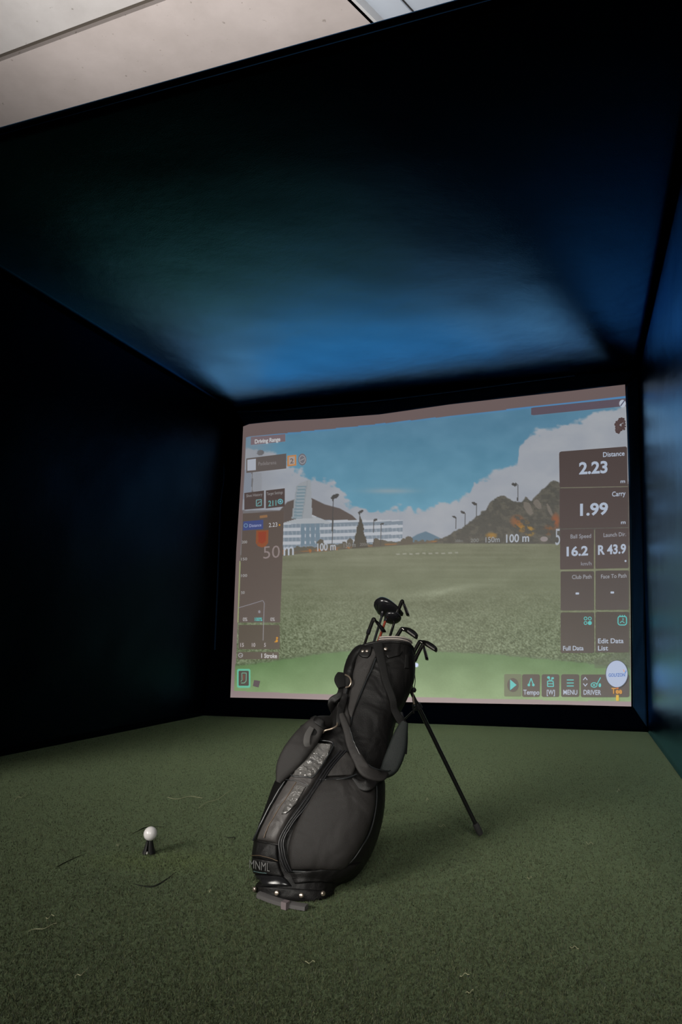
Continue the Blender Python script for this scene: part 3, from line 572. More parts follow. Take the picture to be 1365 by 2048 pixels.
for t, x0, x1 in (('0%', 486, 495), ('100%', 510, 525), ('0%', 541, 550)): text(t, x0, 1242, x1, 1242, 7, TEAL if len(t) > 2 else (160, 158, 158), 2, P, .02)
multi('trace_line', pline([(476, 1216), (500, 1209), (526, 1201), (529, 1206), (527.5, 1245)], 1.1)+[disc(519, 1223.5, 2.2, 3)], (136, 134, 140), 3, P); multi('axis_line', [line(480, 1122, 476, 1245, 1.6)], (150, 158, 112), 2, P)
P = part('swing_panel', rr(477.5, 1250, 560, 1298.5, 3), (90, 82, 72), 1, 'small brown panel with scale numbers 15 10 5')
for t, x0, x1 in (('15', 481, 488), ('10', 504, 511), ('5', 528.5, 532)): text(t, x0, 1293.5, x1, 1293.5, 7.5, (166, 160, 160), 2, P, .02)
multi('trace_line', [line(527.5, 1245, 526.5, 1281, 1.2)], (140, 138, 140), 2, P); multi('player_icon', [disc(554.5, 1276, 2), disc(554, 1281.5, 2.2, 3), line(549.5, 1284, 555, 1283, 1.8)], OR, 2, P)
P = part('stroke_bar', rr(475.5, 1304, 558, 1318.5, 2), (92, 84, 74), 1, 'thin brown bar reading 1 Stroke'); text('1 Stroke', 523, 1315.5, 554.5, 1316, 8.5, (186, 184, 184), 2, P, .025); multi('ring_icon', ring(481.5, 1310.5, 4, 1.5)+[line(481, 1311, 485, 1311, 1.2)], (150, 150, 150), 2, P)
P = part('camera_button', rr(474.5, 1338, 501, 1375.5, 3), (96, 178, 150), 1, 'teal framed button in the bottom left corner'); flat('button_face', rr(477.5, 1341.5, 498, 1371.5, 2), DK2, 2, P)
multi('phone_icon', pline([(484, 1346), (493, 1346), (492.5, 1362), (489, 1366), (482.5, 1366)], 1.4)+pline([(484, 1346), (484.5, 1360), (482, 1363)], 1.2), (110, 160, 136), 3, P); flat('figure_icon', [(486, 1349), (490, 1349), (489, 1360), (486, 1361)], (110, 70, 60), 3, P)
flat('small_button', [(508.5, 1360), (521, 1362), (517.5, 1375), (506, 1372)], (86, 74, 78), 1, screen); 
# distance markers standing in the range
text('m', 567.5, 1111, 588, 1109.5, 25, (168, 174, 182), 1, screen, .01, 'distance_marker'); text('100 m', 635, 1102, 672, 1099.5, 15, (166, 170, 176), 1, screen, .02, 'distance_marker')
text('150 m', 688, 1095.5, 712, 1094, 9.5, (130, 130, 128), 1, screen, .0, 'distance_marker'); text('200m', 720, 1092, 738, 1091, 6, (124, 122, 118), 1, screen, 0, 'distance_marker')
text('100 m', 1013, 1085, 1059, 1083, 16, (166, 172, 180), 1, screen, .015, 'distance_marker'); text('150m', 972, 1085, 1000, 1084, 11, (150, 154, 158), 1, screen, .0, 'distance_marker'); text('200', 942, 1084.5, 958, 1084, 7, (132, 134, 132), 1, screen, 0, 'distance_marker')
text('300m', 911, 1084, 926, 1084, 5, (122, 124, 122), 1, screen, 0, 'distance_marker'); text('5', 1111.5, 1090, 1121, 1089.5, 33, (158, 164, 172), 0, screen, .0, 'distance_marker')
flat('pale_boulder', disc(1089, 1078, 7.5, 5), (140, 132, 130), 1, screen)

# ------------------------------------------------------------------ folded borders of the end wall
def on_back(px, py, off): return scr(px, py, off)
def ruffle(name, T, B, m, off=.03, amp=.012, freq=9, **k):
    """gathered strip between two picture curves"""
    n = 90; a = catmull([(*p, 0) for p in T], n); b = catmull([(*p, 0) for p in B], n); V = []; mrow = 7
    for i in range(n):
        for j in range(mrow):
            f = j/(mrow-1); x = a[i].x*(1-f)+b[i].x*f; y = a[i].y*(1-f)+b[i].y*f
            w = (math.sin(i/n*freq*6.28+f*2.4+1.7*math.sin(i*.11))+.6*math.sin(i/n*freq*15+f*3))*amp*(.25+.75*f*(1-f)*3)*.6
            V.append(on_back(x, y, off+max(-off*.6, w)))
    Fc = [(i*mrow+j, i*mrow+j+1, (i+1)*mrow+j+1, (i+1)*mrow+j) for i in range(n-1) for j in range(mrow-1)]
    o = mesh(name, V, Fc, m, kind='structure', **k); md = o.modifiers.new('t', 'SOLIDIFY'); md.thickness = .004; return o
M_trim = navy('navy_trim_cloth', (0, 0, 0), .42, 1.2, pw=1.2, base=(.007, .020, .042))
ruffle('trim_3', [(474, 822), (560, 819), (700, 805), (860, 789), (1000, 770), (1160, 748), (1270, 741)], [(490, 850), (560, 842), (700, 836), (860, 814), (1000, 797), (1160, 779), (1250, 771)], M_trim, .035, label='gathered navy border cloth above the projection screen')
ruffle('trim_4', [(1253, 772), (1257, 900), (1262, 1100), (1265, 1300), (1266, 1412)], [(1278, 748), (1282, 900), (1288, 1100), (1291, 1300), (1295, 1455)], M_trim, .03, .008, 3, label='upright navy border cloth right of the projection screen')
MB().tube(catmull([on_back(*p, .075) for p in [(474, 823), (560, 819), (640, 811), (760, 800), (900, 783), (1040, 764), (1150, 750)]], 60), .009, 8).build('trim_5', M_trim, kind='structure', label='corded seam where the booth roof meets the end wall')
MB().tube(catmull([on_back(*p, .05) for p in [(446, 900), (447, 960), (441, 1010), (436, 1150), (430, 1300)]], 40), .007, 8).build('trim_6', M_trim, kind='structure', label='upright corded seam left of the projection screen')

# ------------------------------------------------------------------ golf bag
B0 = floor_pt(590, 1790)+Vector((.03, .06, 0)); RIM = Vector((-.712, 2.35, .667))
AX = (RIM-B0).normalized(); SX = (cr-AX*cr.dot(AX)).normalized(); WX = SX.cross(AX)
if WX.dot(fw) > 0: WX = -WX
def at(px, py, w=0.0):
    d = ray(px, py); t = (B0+WX*w-CAM).dot(WX)/d.dot(WX); return CAM+d*t
bag = empty('golf_bag', (B0.x, B0.y, 0), label='black leather golf stand bag leaning on its leg', category='golf bag')
leather = mat('black_leather', (.0065, .006, .006), .5, wrinkle=.6, wscale=11, bump=.35, bscale=420, spec=.28, mottled=.15)
fabricb = mat('charcoal_canvas', (.017, .0148, .014), .62, wrinkle=.55, wscale=9, bump=.5, bscale=900, mottled=.12)
greyc = mat('grey_leather', (.066, .060, .058), .46, wrinkle=.5, wscale=16, bump=.3, bscale=380, mottled=.12)
webb = mat('black_webbing', (.006, .0058, .0058), .75, spec=.25, bump=.6, bscale=700)
zipm = mat('zip_black', (.012, .012, .014), .35)
pipe_m = mat('piping_black', (.02, .022, .024), .28, coat=.4)
brass = mat('pale_snap', (.72, .60, .50), .28, metal=.9)
tan = mat('tan_ring', (.52, .42, .33), .3, metal=.8)
plas = mat('clear_plastic', (.13, .125, .12), .10, wrinkle=1.0, wscale=38, bump=.3, bscale=150, mottled=.75, coat=1)  # mottle puts light and dark reflections of crumpled plastic into the colour
rows = [((513, 1796), (664, 1813), .082, .085), ((511, 1777), (669, 1788), .088, .088), ((519, 1763), (676, 1770), .090, .085), ((508, 1738), (712, 1752), .105, .10),
        ((505, 1712), (738, 1718), .118, .115), ((512, 1672), (757, 1675), .125, .125), ((530, 1622), (769, 1622), .125, .125), ((551, 1566), (771, 1574), .118, .115),
        ((580, 1530), (768, 1552), .108, .105), ((612, 1498), (777, 1525), .100, .10), ((640, 1465), (783, 1487), .096, .095), ((666, 1425), (794, 1440), .093, .09),
        ((680, 1385), (815, 1397), .092, .09), ((688, 1352), (828, 1365), .092, .09), ((700, 1325), (831, 1334), .09, .09), ((711, 1310), (827, 1305), .085, .088)]
def bag_ring(L_, R_, wf, wb_, inset=0, n=56, e=2.4, clampz=True):
    a, b = at(*L_), at(*R_); c = (a+b)/2; hx = (b-a)/2; hl = hx.length; hx = hx.normalized()*(hl-inset); out = []
    for k in range(n):
        t = 2*math.pi*k/n; ct, st_ = math.cos(t), math.sin(t)
        x = math.copysign(abs(ct)**(2/e), ct); y = math.copysign(abs(st_)**(2/e), st_); dep = (wf if y > 0 else wb_)-inset
        p = c+hx*x+WX*(dep*y)
        if clampz and p.z < .004: p.z = .004
        out.append(p)
    return out
# smooth rows
def interp_rows(rows, n):
    P = [catmull([(*r_[i], 0) for r_ in rows], n) for i in (0, 1)]; D = catmull([(r_[2], r_[3], 0) for r_ in rows], n)
    return [((P[0][i].x, P[0][i].y), (P[1][i].x, P[1][i].y), D[i].x, D[i].y) for i in range(n)]
RR = interp_rows(rows, 60)
outer = [bag_ring(*r_) for r_ in RR]
inner = [bag_ring(r_[0], r_[1], r_[2], r_[3], .010, clampz=True) for r_ in RR[-8:][::-1]]
bot = at(604, 1770)
def straight_ring(t, rad):       # inner tube narrows straight down to the base
    c = (outer[-1][0]*0+sum(outer[-1], Vector())/len(outer[-1])).lerp(bot, t); n = 56
    return [c+SX*(rad*math.cos(2*math.pi*k/n))+WX*(rad*math.sin(2*math.pi*k/n)) for k in range(n)]
mb = MB(); base_low = [Vector((p.x, p.y, .003)) for p in outer[0]]
mb.rings([base_low]+outer+inner+[straight_ring(t, .066) for t in (.3, .6, .97)])
body = mb.build('bag_body', leather, bag)
# body surface for laying panels on
sb = MB(); sb.rings([base_low]+outer); BT = BVHTree.FromPolygons([tuple(v) for v in sb.V], sb.F)
def on(px, py, off=0.0):
    dn = ray(px, py).normalized(); h = BT.ray_cast(CAM, dn)
    if h[0] is None:
        p, nn, _, _ = BT.find_nearest(at(px, py, 0)); h = (p, nn)
        if nn.dot(dn) > 0: nn = -nn
        return p+nn*off, nn
    nn = h[1]
    if nn.dot(dn) > 0: nn = -nn
    return h[0]+nn*off, nn
def panel(name, L_, R_, m, puff=.01, th=.003, n=40, k=18, parent=bag, pw=.5, base=.001, **kw):
    """padded panel between two edge curves drawn on the bag"""
    a = catmull([(*p, 0) for p in L_], n); b = catmull([(*p, 0) for p in R_], n); top = []; bt = []
    for i in range(n):
        v = i/(n-1); ev = (max(0, 1-abs(2*v-1)**6))**.5; rt = []; rb = []
        for j in range(k+1):
            u = j/k; eu = (max(0, 1-abs(2*u-1)**4))**pw; x = a[i].x*(1-u)+b[i].x*u; y = a[i].y*(1-u)+b[i].y*u
            p, nn = on(x, y, 0); e = base+th*min(1, min(ev, eu)*4)+puff*ev*eu; rt.append(p+nn*e); rb.append(p-nn*.004)
        top.append(rt); bt.append(rb[::-1])
    mb = MB(); mb.rings([t+b_ for t, b_ in zip(top, bt)]); o = mb.build(name, m, parent, **kw); return o
def cord(name, P, r_, m, off=.004, n=60, parent=bag, closed=False, flat_=1.0, **kw):
    pts = catmull([(*p, 0) for p in P], n, closed); Q_ = [on(p.x, p.y, off)[0] for p in pts]
    return MB().tube(Q_, r_, 8, closed, flat_).build(name, m, parent, **kw)
def ribbon(P, wd, th, n=40, m_=10):
    """padded strap through 3-D points; wd = half widths; flat side faces the viewer side of the bag (WX)"""
    pts = catmull(P, n); W2 = catmull([(w, 0, 0) for w in wd], n); R_ = []
    for i in range(n):
        t = (pts[min(i+1, n-1)]-pts[max(i-1, 0)]).normalized(); x = t.cross(WX).normalized(); y = x.cross(t).normalized(); w = W2[i].x; ring_ = []
        for k in range(2*m_):
            a = 2*math.pi*k/(2*m_); ca, sa = math.cos(a), math.sin(a)
            ring_.append(pts[i]+x*(w*math.copysign(abs(ca)**.6, ca))+y*(th*math.copysign(abs(sa)**.8, sa)))
        R_.append(ring_)
    return MB().rings(R_)
def atw(px, py, extra): # point a given distance proud of the bag surface where the bag is behind, else on its mid plane
    return on(px, py, extra)[0]
def snap(px, py, r_=.0055, off=.002, parent=bag, name='snap_button'):
    p, nn = on(px, py, off); x = nn.orthogonal().normalized(); y = nn.cross(x); R_ = []
    for h, s_ in ((-.003, 1), (.001, 1), (.0025, .8), (.003, .3)): R_.append([p+nn*h+x*(r_*s_*math.cos(k*.5236))+y*(r_*s_*math.sin(k*.5236)) for k in range(12)])
    return MB().rings(R_).build(name, brass, parent)

# rim collar and its pale lining
rimc = outer[-1]; cen = sum(rimc, Vector())/len(rimc)
MB().tube([cen+(p-cen)*.985 for p in rimc], .0065, 10, closed=True).build('rim_collar', leather, bag)
sel = [k for k in range(56) if 10 <= k <= 19]
lin_m = mat('pale_lining', (.33, .29, .26), .7); R_ = []
fr_ = [k for k in range(56) if 3 <= k <= 16]
for k in fr_:
    p = cen+(rimc[k]-cen)*.93; R_.append([p+AX*-.004+(cen-p).normalized()*.0, p+AX*.027, p+AX*.027+(cen-p).normalized()*.008, p-AX*.004+(cen-p).normalized()*.008])
lin_o = MB().rings(R_).build('towel_lining', lin_m, bag, label='pale striped lining folded over the rim')
for dz in (.012, .020):
    MB().tube([cen+(rimc[k]-cen)*.945+AX*dz for k in fr_], .0012, 6).build('lining_stripe', mat('dark_stripe', (.03, .03, .035), .6), lin_o)
# dividers inside the mouth
mb = MB(); c2 = cen-AX*.02
mb.box(c2, SX*.074, WX*.003, AX*.015); mb.box(c2, SX*.003, WX*.07, AX*.015); mb.build('divider', webb, bag, False)

# upper spine panel, handle strap, snaps
panel('upper_panel', [(729, 1294), (714, 1320), (707, 1356), (701, 1395), (694, 1430)], [(760, 1300), (750.5, 1322), (736, 1356), (721, 1391), (704, 1440)], fabricb, .006)
panel('handle_strap', [(720, 1291), (703, 1311), (693, 1338), (690, 1362), (681, 1392)], [(734, 1292), (717, 1315), (708, 1340), (704, 1366), (694, 1400)], leather, .010, pw=.5)
t_ = panel('snap_tab', [(727, 1297), (722, 1306), (721, 1314), (727, 1319)], [(746, 1297), (745, 1306), (742, 1315), (736, 1320)], leather, .004, base=.009, n=20)
snap(729, 1308, off=.0165, parent=t_); snap(736.8, 1307.6, off=.0165, parent=t_)
cord('piping', [(752, 1318), (744, 1340), (735, 1358), (721, 1391), (706, 1428), (702, 1450)], .0028, pipe_m)
cord('piping', [(708, 1316), (702, 1345), (700, 1372), (690, 1408)], .002, pipe_m, .010)
panel('side_flap', [(772, 1312), (776, 1318)], [(806, 1303), (800, 1312)], leather, .002, n=12)
snap(771.5, 1301.5, .0062, .012)
panel('hook_patch', [(811, 1309), (809, 1337)], [(816, 1311), (817, 1338)], webb, .001, n=14)
# big right-hand pocket with piping and zip
pk = panel('side_pocket', [(644, 1560), (618, 1600), (592, 1648), (577, 1694), (581, 1739)], [(748, 1560), (751, 1605), (742, 1645), (723, 1690), (690, 1738)], fabricb, .016, n=50, k=26, label='large charcoal canvas pocket')
cord('piping', [(751, 1566), (751, 1600), (746, 1635), (737, 1665), (722, 1692), (700, 1722), (668, 1742), (630, 1742), (580, 1741)], .0026, pipe_m, .006, parent=pk)
cord('piping', [(640, 1561), (660, 1562), (690, 1559), (712, 1551)], .0024, pipe_m, .008, parent=pk)
panel('pocket_band', [(580, 1744), (585, 1758), (590, 1768)], [(722, 1724), (706, 1746), (684, 1760)], leather, .006, n=20)
panel('upper_side_pocket', [(690, 1500), (668, 1524), (646, 1556)], [(716, 1528), (712, 1538), (706, 1552)], fabricb, .006, n=24)
# centre column: spine pocket and windows
sp = panel('spine_pocket', [(621, 1500), (600, 1530), (577, 1564), (556, 1600), (534, 1642), (516, 1680)], [(669, 1493), (650, 1527), (622, 1578), (592, 1618), (572, 1652), (556, 1688)], greyc, .012, n=50, label='light grey leather centre pocket')
panel('clear_window', [(631, 1493), (611, 1518), (598, 1538), (589, 1557)], [(666, 1494), (657, 1516), (640, 1543), (624, 1560)], plas, .003, base=.0145, n=26, parent=sp, label='clear plastic window')
cord('window_piping', [(630, 1491), (645, 1489), (662, 1490), (668, 1497), (656, 1520), (638, 1548), (626, 1560), (608, 1559), (590, 1558), (590, 1550), (610, 1518)], .0018, pipe_m, .018, closed=True, parent=sp)
cord('seam', [(577, 1565), (592, 1566), (606, 1571), (619, 1577)], .0015, pipe_m, .0165, parent=sp)
cord('zip', [(596, 1569), (584, 1590), (566, 1618), (546, 1652), (535, 1678)], .0014, mat('bronze_zip', (.13, .09, .06), .45, metal=.4), .0165, parent=sp)
panel('crumpled_window', [(598, 1572), (586, 1592), (574, 1616), (567, 1634)], [(615, 1578), (604, 1596), (590, 1618), (576, 1632)], plas, .002, base=.0145, n=20, parent=sp, label='crumpled clear plastic flap')
# zip tracks beside the column
for d_, r_ in ((0, .0026), (6, .0022), (11, .0026)):
    cord('zip_track', [(682+d_, 1504), (650+d_, 1542), (628+d_, 1578), (602+d_, 1616), (579+d_*.8, 1648), (562+d_*.8, 1680), (562+d_*.8, 1704), (567+d_*.9, 1725), (575+d_*.9, 1741)], r_, zipm, .010)
cord('piping', [(618, 1503), (596, 1533), (572, 1566), (551, 1601), (530, 1642), (512, 1682)], .003, pipe_m, .008)
# lower column bands and embossed lettering
panel('lower_band', [(514, 1683), (509, 1700), (507, 1713)], [(556, 1690), (557, 1704), (559, 1722)], leather, .005, n=16)
cord('band_stitch', [(508, 1711), (525, 1711), (545, 1716), (558, 1721)], .0010, mat('bronze_zip', (.13, .09, .06)), .009)
lb = panel('name_band', [(507, 1714), (506, 1728), (509, 1745)], [(558, 1723), (563, 1740), (569, 1752)], leather, .004, base=.003, n=18)
panel('glossy_base_panel', [(510, 1746), (518, 1762), (530, 1774)], [(568, 1753), (578, 1764), (584, 1772)], mat('gloss_black', (.012, .012, .013), .18), .008, n=18)
v_, f_ = text2px('MNML', 508.5, 1732, 545, 1740, 15, .0)
mesh('lettering', [on(x, y, .0140)[0] for x, y in v_], f_, mat('grey_print', (.17, .17, .17), .4), lb, False)
cord('name_underline', [(514, 1739), (525, 1742), (538, 1744)], .0009, mat('teal_print', (.10, .17, .17), .3), .010, parent=lb)
# base cup, foot plate, rivets
cup = panel('base_cup', [(512, 1772), (511, 1784), (514, 1794)], [(668, 1782), (668, 1794), (658, 1806)], leather, .004, n=20, k=40)
a, b = floor_pt(509, 1800), floor_pt(606, 1827); dx_ = (b-a); nrm2 = Vector((-dx_.y, dx_.x, 0)).normalized()
if nrm2.y < 0: nrm2 = -nrm2
mb = MB(); R_ = []
for i in range(13):
    f = i/12; c = a.lerp(b, f)+nrm2*(.018-.010*math.sin(math.pi*f)); R_.append([c-nrm2*.010+up*.003, c+nrm2*.008+up*.003, c+nrm2*.008+up*.015, c-nrm2*.002+up*.015, c-nrm2*.009+up*.012])
plate = mb.rings(R_).build('pivot_foot', mat('grey_rubber', (.10, .095, .095), .55), bag, label='grey rubber pivot foot plate')
c = a.lerp(b, .66); MB().box(c+up*.0105-nrm2*.003, dx_.normalized()*.008, nrm2*.009, up*.009).build('latch', mat('pink_grey_plastic', (.22, .18, .19), .4), plate, False)
for x, y in ((518, 1777), (557, 1785), (603, 1790), (641, 1786)): snap(x, y, .0065, .016, cup, 'rivet')

# left shoulder pad
P = [atw(655, 1432, .03), at(640, 1448, .105), at(618, 1470, .12), at(592, 1504, .125), at(572, 1535, .115), at(559, 1564, .10)]
sl_ = ribbon(P, [.016, .026, .036, .038, .030, .010], .016, 50).build('shoulder_strap', fabricb, bag, label='padded left shoulder strap')
def wrap(i0, wd, name, m, parent, thk=.0185, ln=2):
    pass
for cx, cy, ww, mm in ((640, 1444, .028, leather), (624, 1463, .037, webb)):
    q_ = [at(cx-ww/.0018*.85, cy-ww/.0018*.62, .095), at(cx-ww/.0018*.55, cy-ww/.0018*.42, .127), at(cx, cy, .134), at(cx+ww/.0018*.55, cy+ww/.0018*.42, .127), at(cx+ww/.0018*.85, cy+ww/.0018*.62, .095)]
    ribbon(q_, [.010, .011, .012, .011, .010], .0025, 24).build('strap_loop', mm, sl_)
ribbon([at(620, 1500, .13), at(614, 1486, .142), at(616, 1470, .143), at(624, 1455, .140)], [.008, .010, .010, .008], .002, 20).build('webbing', mat('grey_webbing', (.06, .057, .055), .7), sl_)
# strap running from handle buckle to the left pad
ribbon([atw(690, 1372, .014), atw(686, 1395, .016), atw(674, 1412, .020), atw(658, 1430, .026), at(640, 1447, .105)], [.008, .010, .014, .020, .022], .004, 30).build('upper_strap', leather, bag)
bk_ = ribbon([atw(692, 1352, .018), atw(691, 1366, .022), atw(692, 1382, .018)], [.014, .020, .012], .007, 16).build('buckle_loop', webb, bag)
def dring(P, parent, name='d_ring', r_=.0028): return MB().tube(catmull(P, 24), r_, 8).build(name, tan, parent)
dring([atw(699, 1355, .020), atw(706, 1362, .024), atw(708, 1371, .024), atw(704, 1379, .020), atw(698, 1380, .016)], bk_)
panel('pull_tab', [(681, 1405), (676, 1425), (690, 1450), (695, 1462)], [(694, 1408), (700, 1425), (703, 1450), (698, 1464)], fabricb, .010, n=20)
ribbon([atw(697, 1395, .018), atw(688, 1425, .022), atw(682, 1446, .022), atw(679, 1459, .018)], [.010, .012, .010, .006], .004, 20).build('lower_strap', leather, bag)
dring([atw(679, 1455, .024), atw(677, 1462, .030), atw(669, 1470, .034), atw(658, 1475, .034), atw(652, 1477, .028)], bag)
# right shoulder strap: webbing from the rim, hanging pad, loop back to the ring
rs = ribbon([atw(756, 1290, .012), atw(760, 1312, .012), atw(766, 1338, .013), atw(771, 1364, .014), atw(780, 1398, .016), at(790, 1420, .07), at(801, 1440, .055), at(808, 1449, .045)], [.017, .0145, .013, .012, .0115, .012, .013, .014], .003, 60).build('shoulder_strap', webb, bag, label='black right shoulder strap hanging in a loop')
ribbon([at(809, 1447, .045), at(802, 1470, .05), at(794, 1500, .055), at(781, 1532, .06), at(767, 1548, .065)], [.013, .022, .028, .027, .016], .012, 40).build('shoulder_pad', mat('dark_green_pad', (.0035, .0065, .006), .6, bump=.4, bscale=800), rs)
ribbon([at(813, 1450, .035), at(814, 1475, .035), at(812, 1508, .035)], [.004, .004, .004], .0015, 12).build('webbing_tail', webb, rs)
ribbon([at(770, 1544, .07), atw(748, 1556, .026), atw(726, 1550, .028), atw(712, 1528, .028), atw(702, 1498, .026), atw(694, 1465, .024), atw(686, 1436, .020)], [.013, .018, .019, .017, .014, .012, .010], .006, 50).build('strap_loop', fabricb, rs)
cord('strap_piping', [(762, 1550), (745, 1549), (728, 1540), (716, 1520), (707, 1495), (700, 1465)], .0018, pipe_m, .034, parent=rs)
ribbon([at(803, 1425, .05), at(805, 1436, .05), at(806, 1446, .05)], [.005, .006, .005], .004, 10).build('slider_buckle', zipm, rs)
ribbon([atw(704, 1560, .012), atw(718, 1574, .018), at(738, 1570, .13), at(756, 1556, .10)], [.004, .014, .016, .010], .005, 24).build('strap_tail', leather, rs)

# stand: two legs, hinge, brace, cord
legm = mat('black_tube', (.014, .014, .015), .25, metal=.3, coat=.5)
foot = floor_pt(962, 1676)+up*.012
LT = at(818, 1374, -.075); d_ = (foot-LT)
g = Vector((AX.x, AX.y, 0)).normalized(); side = Vector((g.y, -g.x, 0))
def mirror(p): q_ = p-Vector((B0.x+.02, B0.y, 0)); k_ = q_.dot(side); return p-side*(2*k_)
def leg(T, Ft):
    l = MB().tube([T, T.lerp(Ft, .10), T.lerp(Ft, .101), T.lerp(Ft, .95)], [.0058, .0062, .0075, .0075], 12).build('stand_leg', legm, bag)
    ax = (Ft-T).normalized(); MB().tube([Ft-ax*.045, Ft-ax*.04, Ft-ax*.012, Ft-ax*.002], [.009, .011, .012, .0105], 12).build('rubber_foot', mat('rubber_black', (.02, .02, .02), .85, bump=.5, bscale=300), l)
    h = T.lerp(Ft, .13); x = ax.orthogonal().normalized(); MB().tube([h-ax*.009, h+ax*.009], .013, 12).build('hinge_clip', zipm, l)
    return l
leg(LT, foot); leg(mirror(LT), mirror(foot))
hinge = LT.lerp(foot, .13); tgt = at(806, 1442, -.08); hinge2 = mirror(hinge); tgt2 = mirror(tgt)
for h, t in ((hinge, tgt), (hinge2, tgt2)): MB().tube([h, t], .0028, 8).build('brace_rod', legm, bag)
MB().tube([tgt, tgt2], .003, 8).build('brace_bar', legm, bag)
kb = at(828, 1380, -.08); MB().tube([kb-up*.008, kb, kb+up*.008], [.006, .010, .006], 10).build('hinge_knob', zipm, bag)
MB().tube(catmull([at(829, 1343, -.06), at(831, 1362, -.07), at(828, 1379, -.08)], 12), .0016, 6).build('pull_cord', zipm, bag)
MB().tube(catmull([at(825, 1343, -.06), at(824, 1360, -.07), at(827, 1379, -.08)], 12), .0016, 6).build('pull_cord', zipm, bag)
tc_ = MB().tube(catmull([at(827, 1384, -.08), at(827, 1398, -.08), at(829, 1409, -.08)], 10), [.0018]*4+[.004]*6, 8).build('cord_toggle', tan, bag)
MB().tube([at(826, 1409, -.08), at(828, 1427, -.08)], .0035, 8).build('strap_end', webb, bag)

# ------------------------------------------------------------------ golf clubs
steel = mat('dark_steel', (.10, .095, .09), .22, metal=.95); blackm = mat('club_black', (.012, .012, .014), .22, coat=.6); graph = mat('graphite', (.02, .022, .024), .3, coat=.4)
redsh = mat('red_shaft', (.20, .035, .02), .3, coat=.4); grip_m = mat('grip_rubber', (.015, .015, .015), .8)
def cavity(u, w): c_ = bot+AX*.03; return c_+SX*u+WX*w
def shaft(root, top, mth, u, w, m, r0=.0046, r1=.0062):
    """straight from the hosel, through the mouth of the bag to its bottom"""
    bt_ = cavity(u, w)
    MB().tube([top, top.lerp(bt_, .3), top.lerp(bt_, .7)], [r0, (r0+r1)/2, r1], 10).build('shaft', m, root)
    MB().tube([top.lerp(bt_, .7), bt_], [.0085, .012], 10).build('grip', grip_m, root)
    return bt_
def iron(name, H, crown, toe, u, w, wd, label, face_n=None, blade=.020, flip=False):
    """H hosel base px, crown: px where the neck turns into the head, toe px; depth w along the view"""
    h0 = at(*H, wd); c0 = at(*crown, wd+.004); t0 = at(*toe, wd+.012)
    r_ = empty('golf_iron', tuple(h0), label=label, category='golf club', group=None) if False else empty('golf_iron', tuple(h0), label=label, category='golf club')
    shaft(r_, h0, None, u, w, steel)
    MB().tube([h0.lerp(cavity(u, w), .02), h0], [.0072, .0078], 12).build('ferrule', blackm, r_)
    neck = catmull([h0, h0.lerp(c0, .75)+(c0-t0)*.02, c0, c0.lerp(t0, .16)], 16)
    MB().tube(neck, [.0068]*8+[.0068-.0001*k for k in range(8)], 12).build('hosel', steel, r_)
    d1 = (t0-c0); ln_ = d1.length; d1.normalize(); nface = face_n.normalized() if face_n else WX
    hd = nface.cross(d1).normalized()
    if (hd.dot(cu) > 0) != flip: hd = -hd
    # blade outline from heel to toe: topline straight, sole rounded, height grows to the toe
    prof = [(0, .3), (.12, .62), (.3, .9), (.55, 1.0), (.78, .9), (.92, .66), (1.0, .3)] if flip else [(0, .2), (.12, .55), (.3, .75), (.55, .92), (.8, 1.0), (.95, .85), (1.0, .45)]
    R_ = []
    for s_, hgt in prof:
        b0 = c0+d1*(ln_*s_); hh = blade*2*hgt; t1 = .0035+.001*s_; t2 = .008
        R_.append([b0-hd*.004*(1-s_)+nface*t1*.4, b0+hd*hh*.5+nface*t1*.5, b0+hd*hh+nface*t2*.35, b0+hd*(hh+.002), b0+hd*hh-nface*t2*.75, b0+hd*hh*.5-nface*t1*.9, b0-hd*.004*(1-s_)-nface*t1*.5])
    hd_o = MB().rings(R_).build('club_head', steel, r_)
    cc = [c0+d1*(ln_*s_)+hd*blade*2*q_+nface*.0055 for s_, q_ in ((.3, .2), (.85, .2), (.88, .7), (.35, .55))]
    MB().rings([cc, [p-nface*.003 for p in cc]]).build('cavity_badge', blackm, hd_o, False)
    return r_
iron('golf_iron', (795, 1226), (805, 1202), (813, 1228), .03, -.01, -.01, 'tall iron standing highest at the right, its blade seen edge-on', SX*.85+WX*.5, .014)
iron('golf_iron', (739, 1260), (748, 1238), (765, 1264), -.04, .02, .02, 'leftmost iron in the bag with its thin blade pointing down right', SX*.75+WX*.6, .013)
iron('golf_iron', (793, 1275), (805, 1257), (833, 1278), .035, .02, .0, 'iron with broad dark face lying over the middle of the rim', WX*.95+AX*.2, .0115, True)
iron('golf_iron', (828, 1305), (841, 1283), (873, 1304), .04, -.03, -.055, 'rightmost iron with its polished blade drooping to the right', WX*.95+AX*.2, .0105, True)
iron('golf_iron', (833, 1314), (846, 1290), (852, 1317), .05, -.045, -.06, 'lower iron tucked under the rightmost one, blade edge-on', SX*.85+WX*.5, .011)
